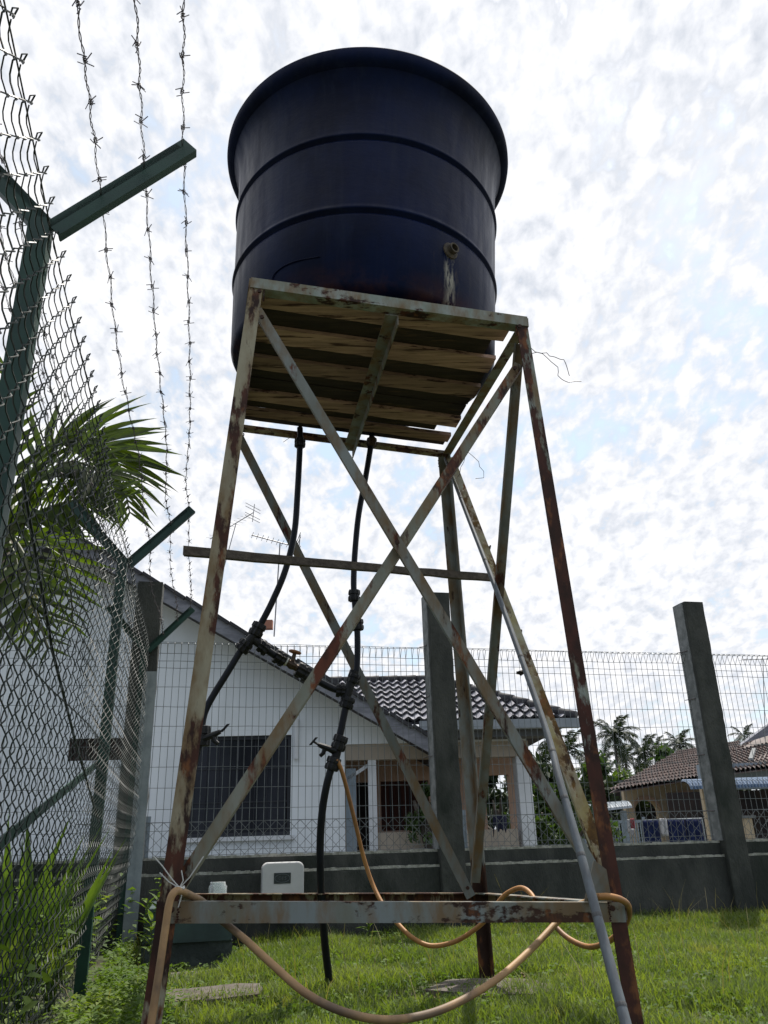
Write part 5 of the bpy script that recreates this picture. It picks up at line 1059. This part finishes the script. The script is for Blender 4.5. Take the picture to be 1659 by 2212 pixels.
# ------------------------------------------------------------------ grass and weeds
def fast_mesh(nm, vs, quads, m_):
    me = bpy.data.meshes.new(nm); me.vertices.add(len(vs)); me.vertices.foreach_set('co', vs.astype(np.float32).ravel()); nq, k = quads.shape; me.loops.add(nq*k); me.loops.foreach_set('vertex_index', quads.ravel()); me.polygons.add(nq); me.polygons.foreach_set('loop_start', np.arange(nq)*k); me.polygons.foreach_set('loop_total', np.full(nq, k)); me.update(); me.materials.append(MATS[m_]); return me
def H2(x, y): return 0.012*np.sin(x*2.1+0.5)+0.010*np.sin(y*2.7+x)+0.006*np.sin(x*7+y*5)+0.004
def fence_x(y): return -0.81-0.2265*(y-1.61)
def wall_y(x): return (6.41-x*WALL.n.x)/WALL.n.y
def lawn_blades(n_, hgt_, wd, region, m_, nm, lab, cat):
    x = rng.uniform(region[0], region[1], n_*2); y = rng.uniform(region[2], region[3], n_*2)
    cl = 0.5+0.5*np.sin(x*5.1+1.3*np.sin(y*3.7))*np.sin(y*4.3+1.1*np.sin(x*2.9)); ok = (y < wall_y(x))&(rng.uniform(0, 1, n_*2) < np.clip(0.30+0.8*cl+0.25*np.sin(x*1.7+y*2.9), 0.12, 1))&(x > fence_x(y)+0.02)
    for q0x, q1x, q0y, q1y in SL: ok &= ~((x > q0x)&(x < q1x)&(y > q0y)&(y < q1y))
    x, y, cl = x[ok], y[ok], cl[ok]; m_n = len(x); h = hgt_*rng.uniform(0.45, 1.3, m_n)*(0.7+0.6*cl); h *= 1+0.5*np.exp(-(wall_y(x)-y)/0.25)
    a = rng.uniform(0, 2*np.pi, m_n); ln = rng.uniform(0.1, 0.75, m_n)*h; dx, dy = np.cos(a), np.sin(a); b_ = a+np.pi/2+rng.normal(0, .5, m_n); wx, wy = np.cos(b_)*wd/2, np.sin(b_)*wd/2; z = H2(x, y)
    P = np.zeros((m_n, 6, 3)); 
    for j, (t_, k) in enumerate(((0, 1.0), (0.55, 0.85), (1.0, 0.12))):
        cx_ = x+dx*ln*t_**1.8; cy_ = y+dy*ln*t_**1.8; cz_ = z+h*(t_-0.18*t_*t_); P[:, j*2, :] = np.stack([cx_-wx*k, cy_-wy*k, cz_], 1); P[:, j*2+1, :] = np.stack([cx_+wx*k, cy_+wy*k, cz_], 1)
    i0 = np.arange(m_n)[:, None]*6; q = np.concatenate([i0+np.array([[0, 1, 3, 2]]), i0+np.array([[2, 3, 5, 4]])]); o = bpy.data.objects.new(nm, fast_mesh(nm, P.reshape(-1, 3), q, m_)); col.objects.link(o); tag(o, lab, cat, kind='stuff')
c1 = atz(1066, 2132, 0); c2 = atz(455, 2148, 0)
SL = [(c1.x-0.34, c1.x+0.34, c1.y-0.08, c1.y+0.12), (c2.x-0.25, c2.x+0.25, c2.y-0.10, c2.y+0.08), (ps0*WALL.a.x-5.4*0.2246, 0.0, 5.35, 6.4)]
SL[2] = (WALL.p(ps0, 5.42, 0).x, WALL.p(ps1, 5.42, 0).x, 4.9, 6.5)
lawn_blades(170000, 0.064, 0.0055, (-2.1, 4.2, 2.7, 7.4), 'grass_a', 'grass', 'bright green sunlit lawn grass growing round the stand up to the wall', 'grass')
lawn_blades(420, 0.20, 0.0035, (-2.1, 4.2, 3.4, 7.4), 'grass_dry', 'seed_stalks', 'thin pale seed stalks standing out of the lawn along the wall', 'grass')
def weeds(n_, reg, hmax, sz, m_, nm, lab, dens=None, keep=None):
    """stems with paired broad leaves"""
    x = rng.uniform(reg[0], reg[1], n_); y = rng.uniform(reg[2], reg[3], n_)
    if keep is not None: k = keep(x, y); x, y = x[k], y[k]
    n_ = len(x); h = hmax*rng.uniform(0.3, 1, n_); L_ = 9; VS = []; 
    t_ = rng.uniform(0.15, 1.0, (n_, L_)); a = rng.uniform(0, 2*np.pi, (n_, L_)); lx = rng.normal(0, .12, n_)*h; ly = rng.normal(0, .12, n_)*h
    px = x[:, None]+lx[:, None]*t_*3; py = y[:, None]+ly[:, None]*t_*3; pz = H2(x, y)[:, None]+h[:, None]*t_; s = sz*rng.uniform(0.5, 1.3, (n_, L_)); el = rng.uniform(-.3, .6, (n_, L_))
    D = np.stack([np.cos(a)*np.cos(el), np.sin(a)*np.cos(el), np.sin(el)], -1); Wd = np.stack([-np.sin(a), np.cos(a), rng.normal(0, .35, (n_, L_))], -1); P0 = np.stack([px, py, pz], -1); S_ = s[..., None]
    P = np.stack([P0, P0+D*S_*0.5+Wd*S_*0.27+[0, 0, .003], P0+D*S_-np.array([0, 0, 1])*S_*0.15, P0+D*S_*0.5-Wd*S_*0.27], -2).reshape(-1, 3); q = np.arange(len(P)).reshape(-1, 4)
    o = bpy.data.objects.new(nm, fast_mesh(nm, P, q, m_)); col.objects.link(o); tag(o, lab, 'weeds', kind='stuff')
weeds(5200, (-2.0, -0.75, 2.3, 6.3), 0.15, 0.028, 'weed_leaf', 'weeds', 'small leafy weeds crowding the foot of the chain link fence', keep=lambda x, y: (x > fence_x(y)+0.01)&(x < fence_x(y)+0.97-0.165*y)&(y < wall_y(x)))
weeds(5200, (-1.8, 4.0, 2.6, 7.2), 0.060, 0.024, 'weed_leaf', 'lawn_clover', 'low round leaved clover scattered through the lawn', keep=lambda x, y: (y < wall_y(x))&(x > fence_x(y)))
weeds(2600, (-4.2, -0.8, 1.2, 6.8), 0.50, 0.055, 'weed_leaf', 'tall_weeds', 'tangle of tall weeds on the other side of the chain link fence', keep=lambda x, y: (x < fence_x(y)-0.06)&(x > fence_x(y)-1.5))
mat('dry_leaf', (0.22, 0.15, 0.07), (0.12, 0.075, 0.04), scale=6, rough=0.8)
weeds(60, (-1.2, 3.8, 3.0, 6.9), 0.02, 0.035, 'dry_leaf', 'fallen_leaves', 'dry brown leaf litter scattered over the lawn', keep=lambda x, y: (y < wall_y(x))&(x > fence_x(y)))
# broad blade leaves behind the fence, and seedlings by the wall corner
LB = leaflet_mesh('leaf', 'weed_leaf', 0.12, 0.055, 8)
for j, (px, py, Y, hh, lab) in enumerate(((20, 1990, 3.4, 0.78, 'clump of broad bladed leaves at the far left behind the fence'), (75, 1930, 3.6, 0.86, 'tallest broad bladed clump behind the brace bar and mesh'), (125, 1985, 3.9, 0.70, 'smaller broad bladed clump right of the tallest behind the mesh'))):
    b0 = at(px, py, Y); b0.z = 0; t_ = thing('bladed_plant', b0, lab, 'plant', 'broad bladed plants behind the fence')
    for k in range(6):
        a = k*2.4; el = random.uniform(1.2, 1.5); dv = V((math.cos(a)*math.cos(el), math.sin(a)*math.cos(el), math.sin(el))); ln = hh*random.uniform(0.7, 1.05); yv = V((-math.sin(a), math.cos(a), 0)); inst('leaf', LB, mfrom(dv*ln, yv*ln*0.9, dv.cross(yv)*ln, b0), t_)
LS = leaflet_mesh('leaf', 'weed_leaf', 0.2, 0.16, 6)
for j, (px, py, pyb, Y, lab) in enumerate(((345, 1900, 2020, 5.3, 'leafy seedling growing at the wall corner left of the rusty leg'), (328, 1985, 2060, 5.0, 'yellow green seedling at the foot of the corner post'), (318, 1945, 2050, 5.2, 'small shoot between the corner post and the plinth'), (795, 1975, 2000, 6.2, 'small weed sprouting at the foot of the wall behind the hose'))):
    tp = at(px, py, Y); b0 = V((tp.x, tp.y, 0.0)); t_ = thing('seedling', b0, lab, 'plant', 'seedlings near the wall'); mb = MB(); mb.tube([b0, b0.lerp(tp, .5)+V((.01, 0, 0)), tp], [0.004, 0.003, 0.002], 5); obj('stem', mb, MATS['weed_stem'], t_)
    for k in range(16):
        f_ = 0.35+0.65*k/15; c = b0.lerp(tp, f_); a = k*2.4; el = random.uniform(0.1, 0.9); dv = V((math.cos(a)*math.cos(el), math.sin(a)*math.cos(el), math.sin(el))); ln = random.uniform(0.06, 0.10); yv = V((-math.sin(a), math.cos(a), 0)); inst('leaf', LS, mfrom(dv*ln, yv*ln, dv.cross(yv)*ln, c), t_)

for o in bpy.data.objects:
    if '_o' in o: del o['_o']
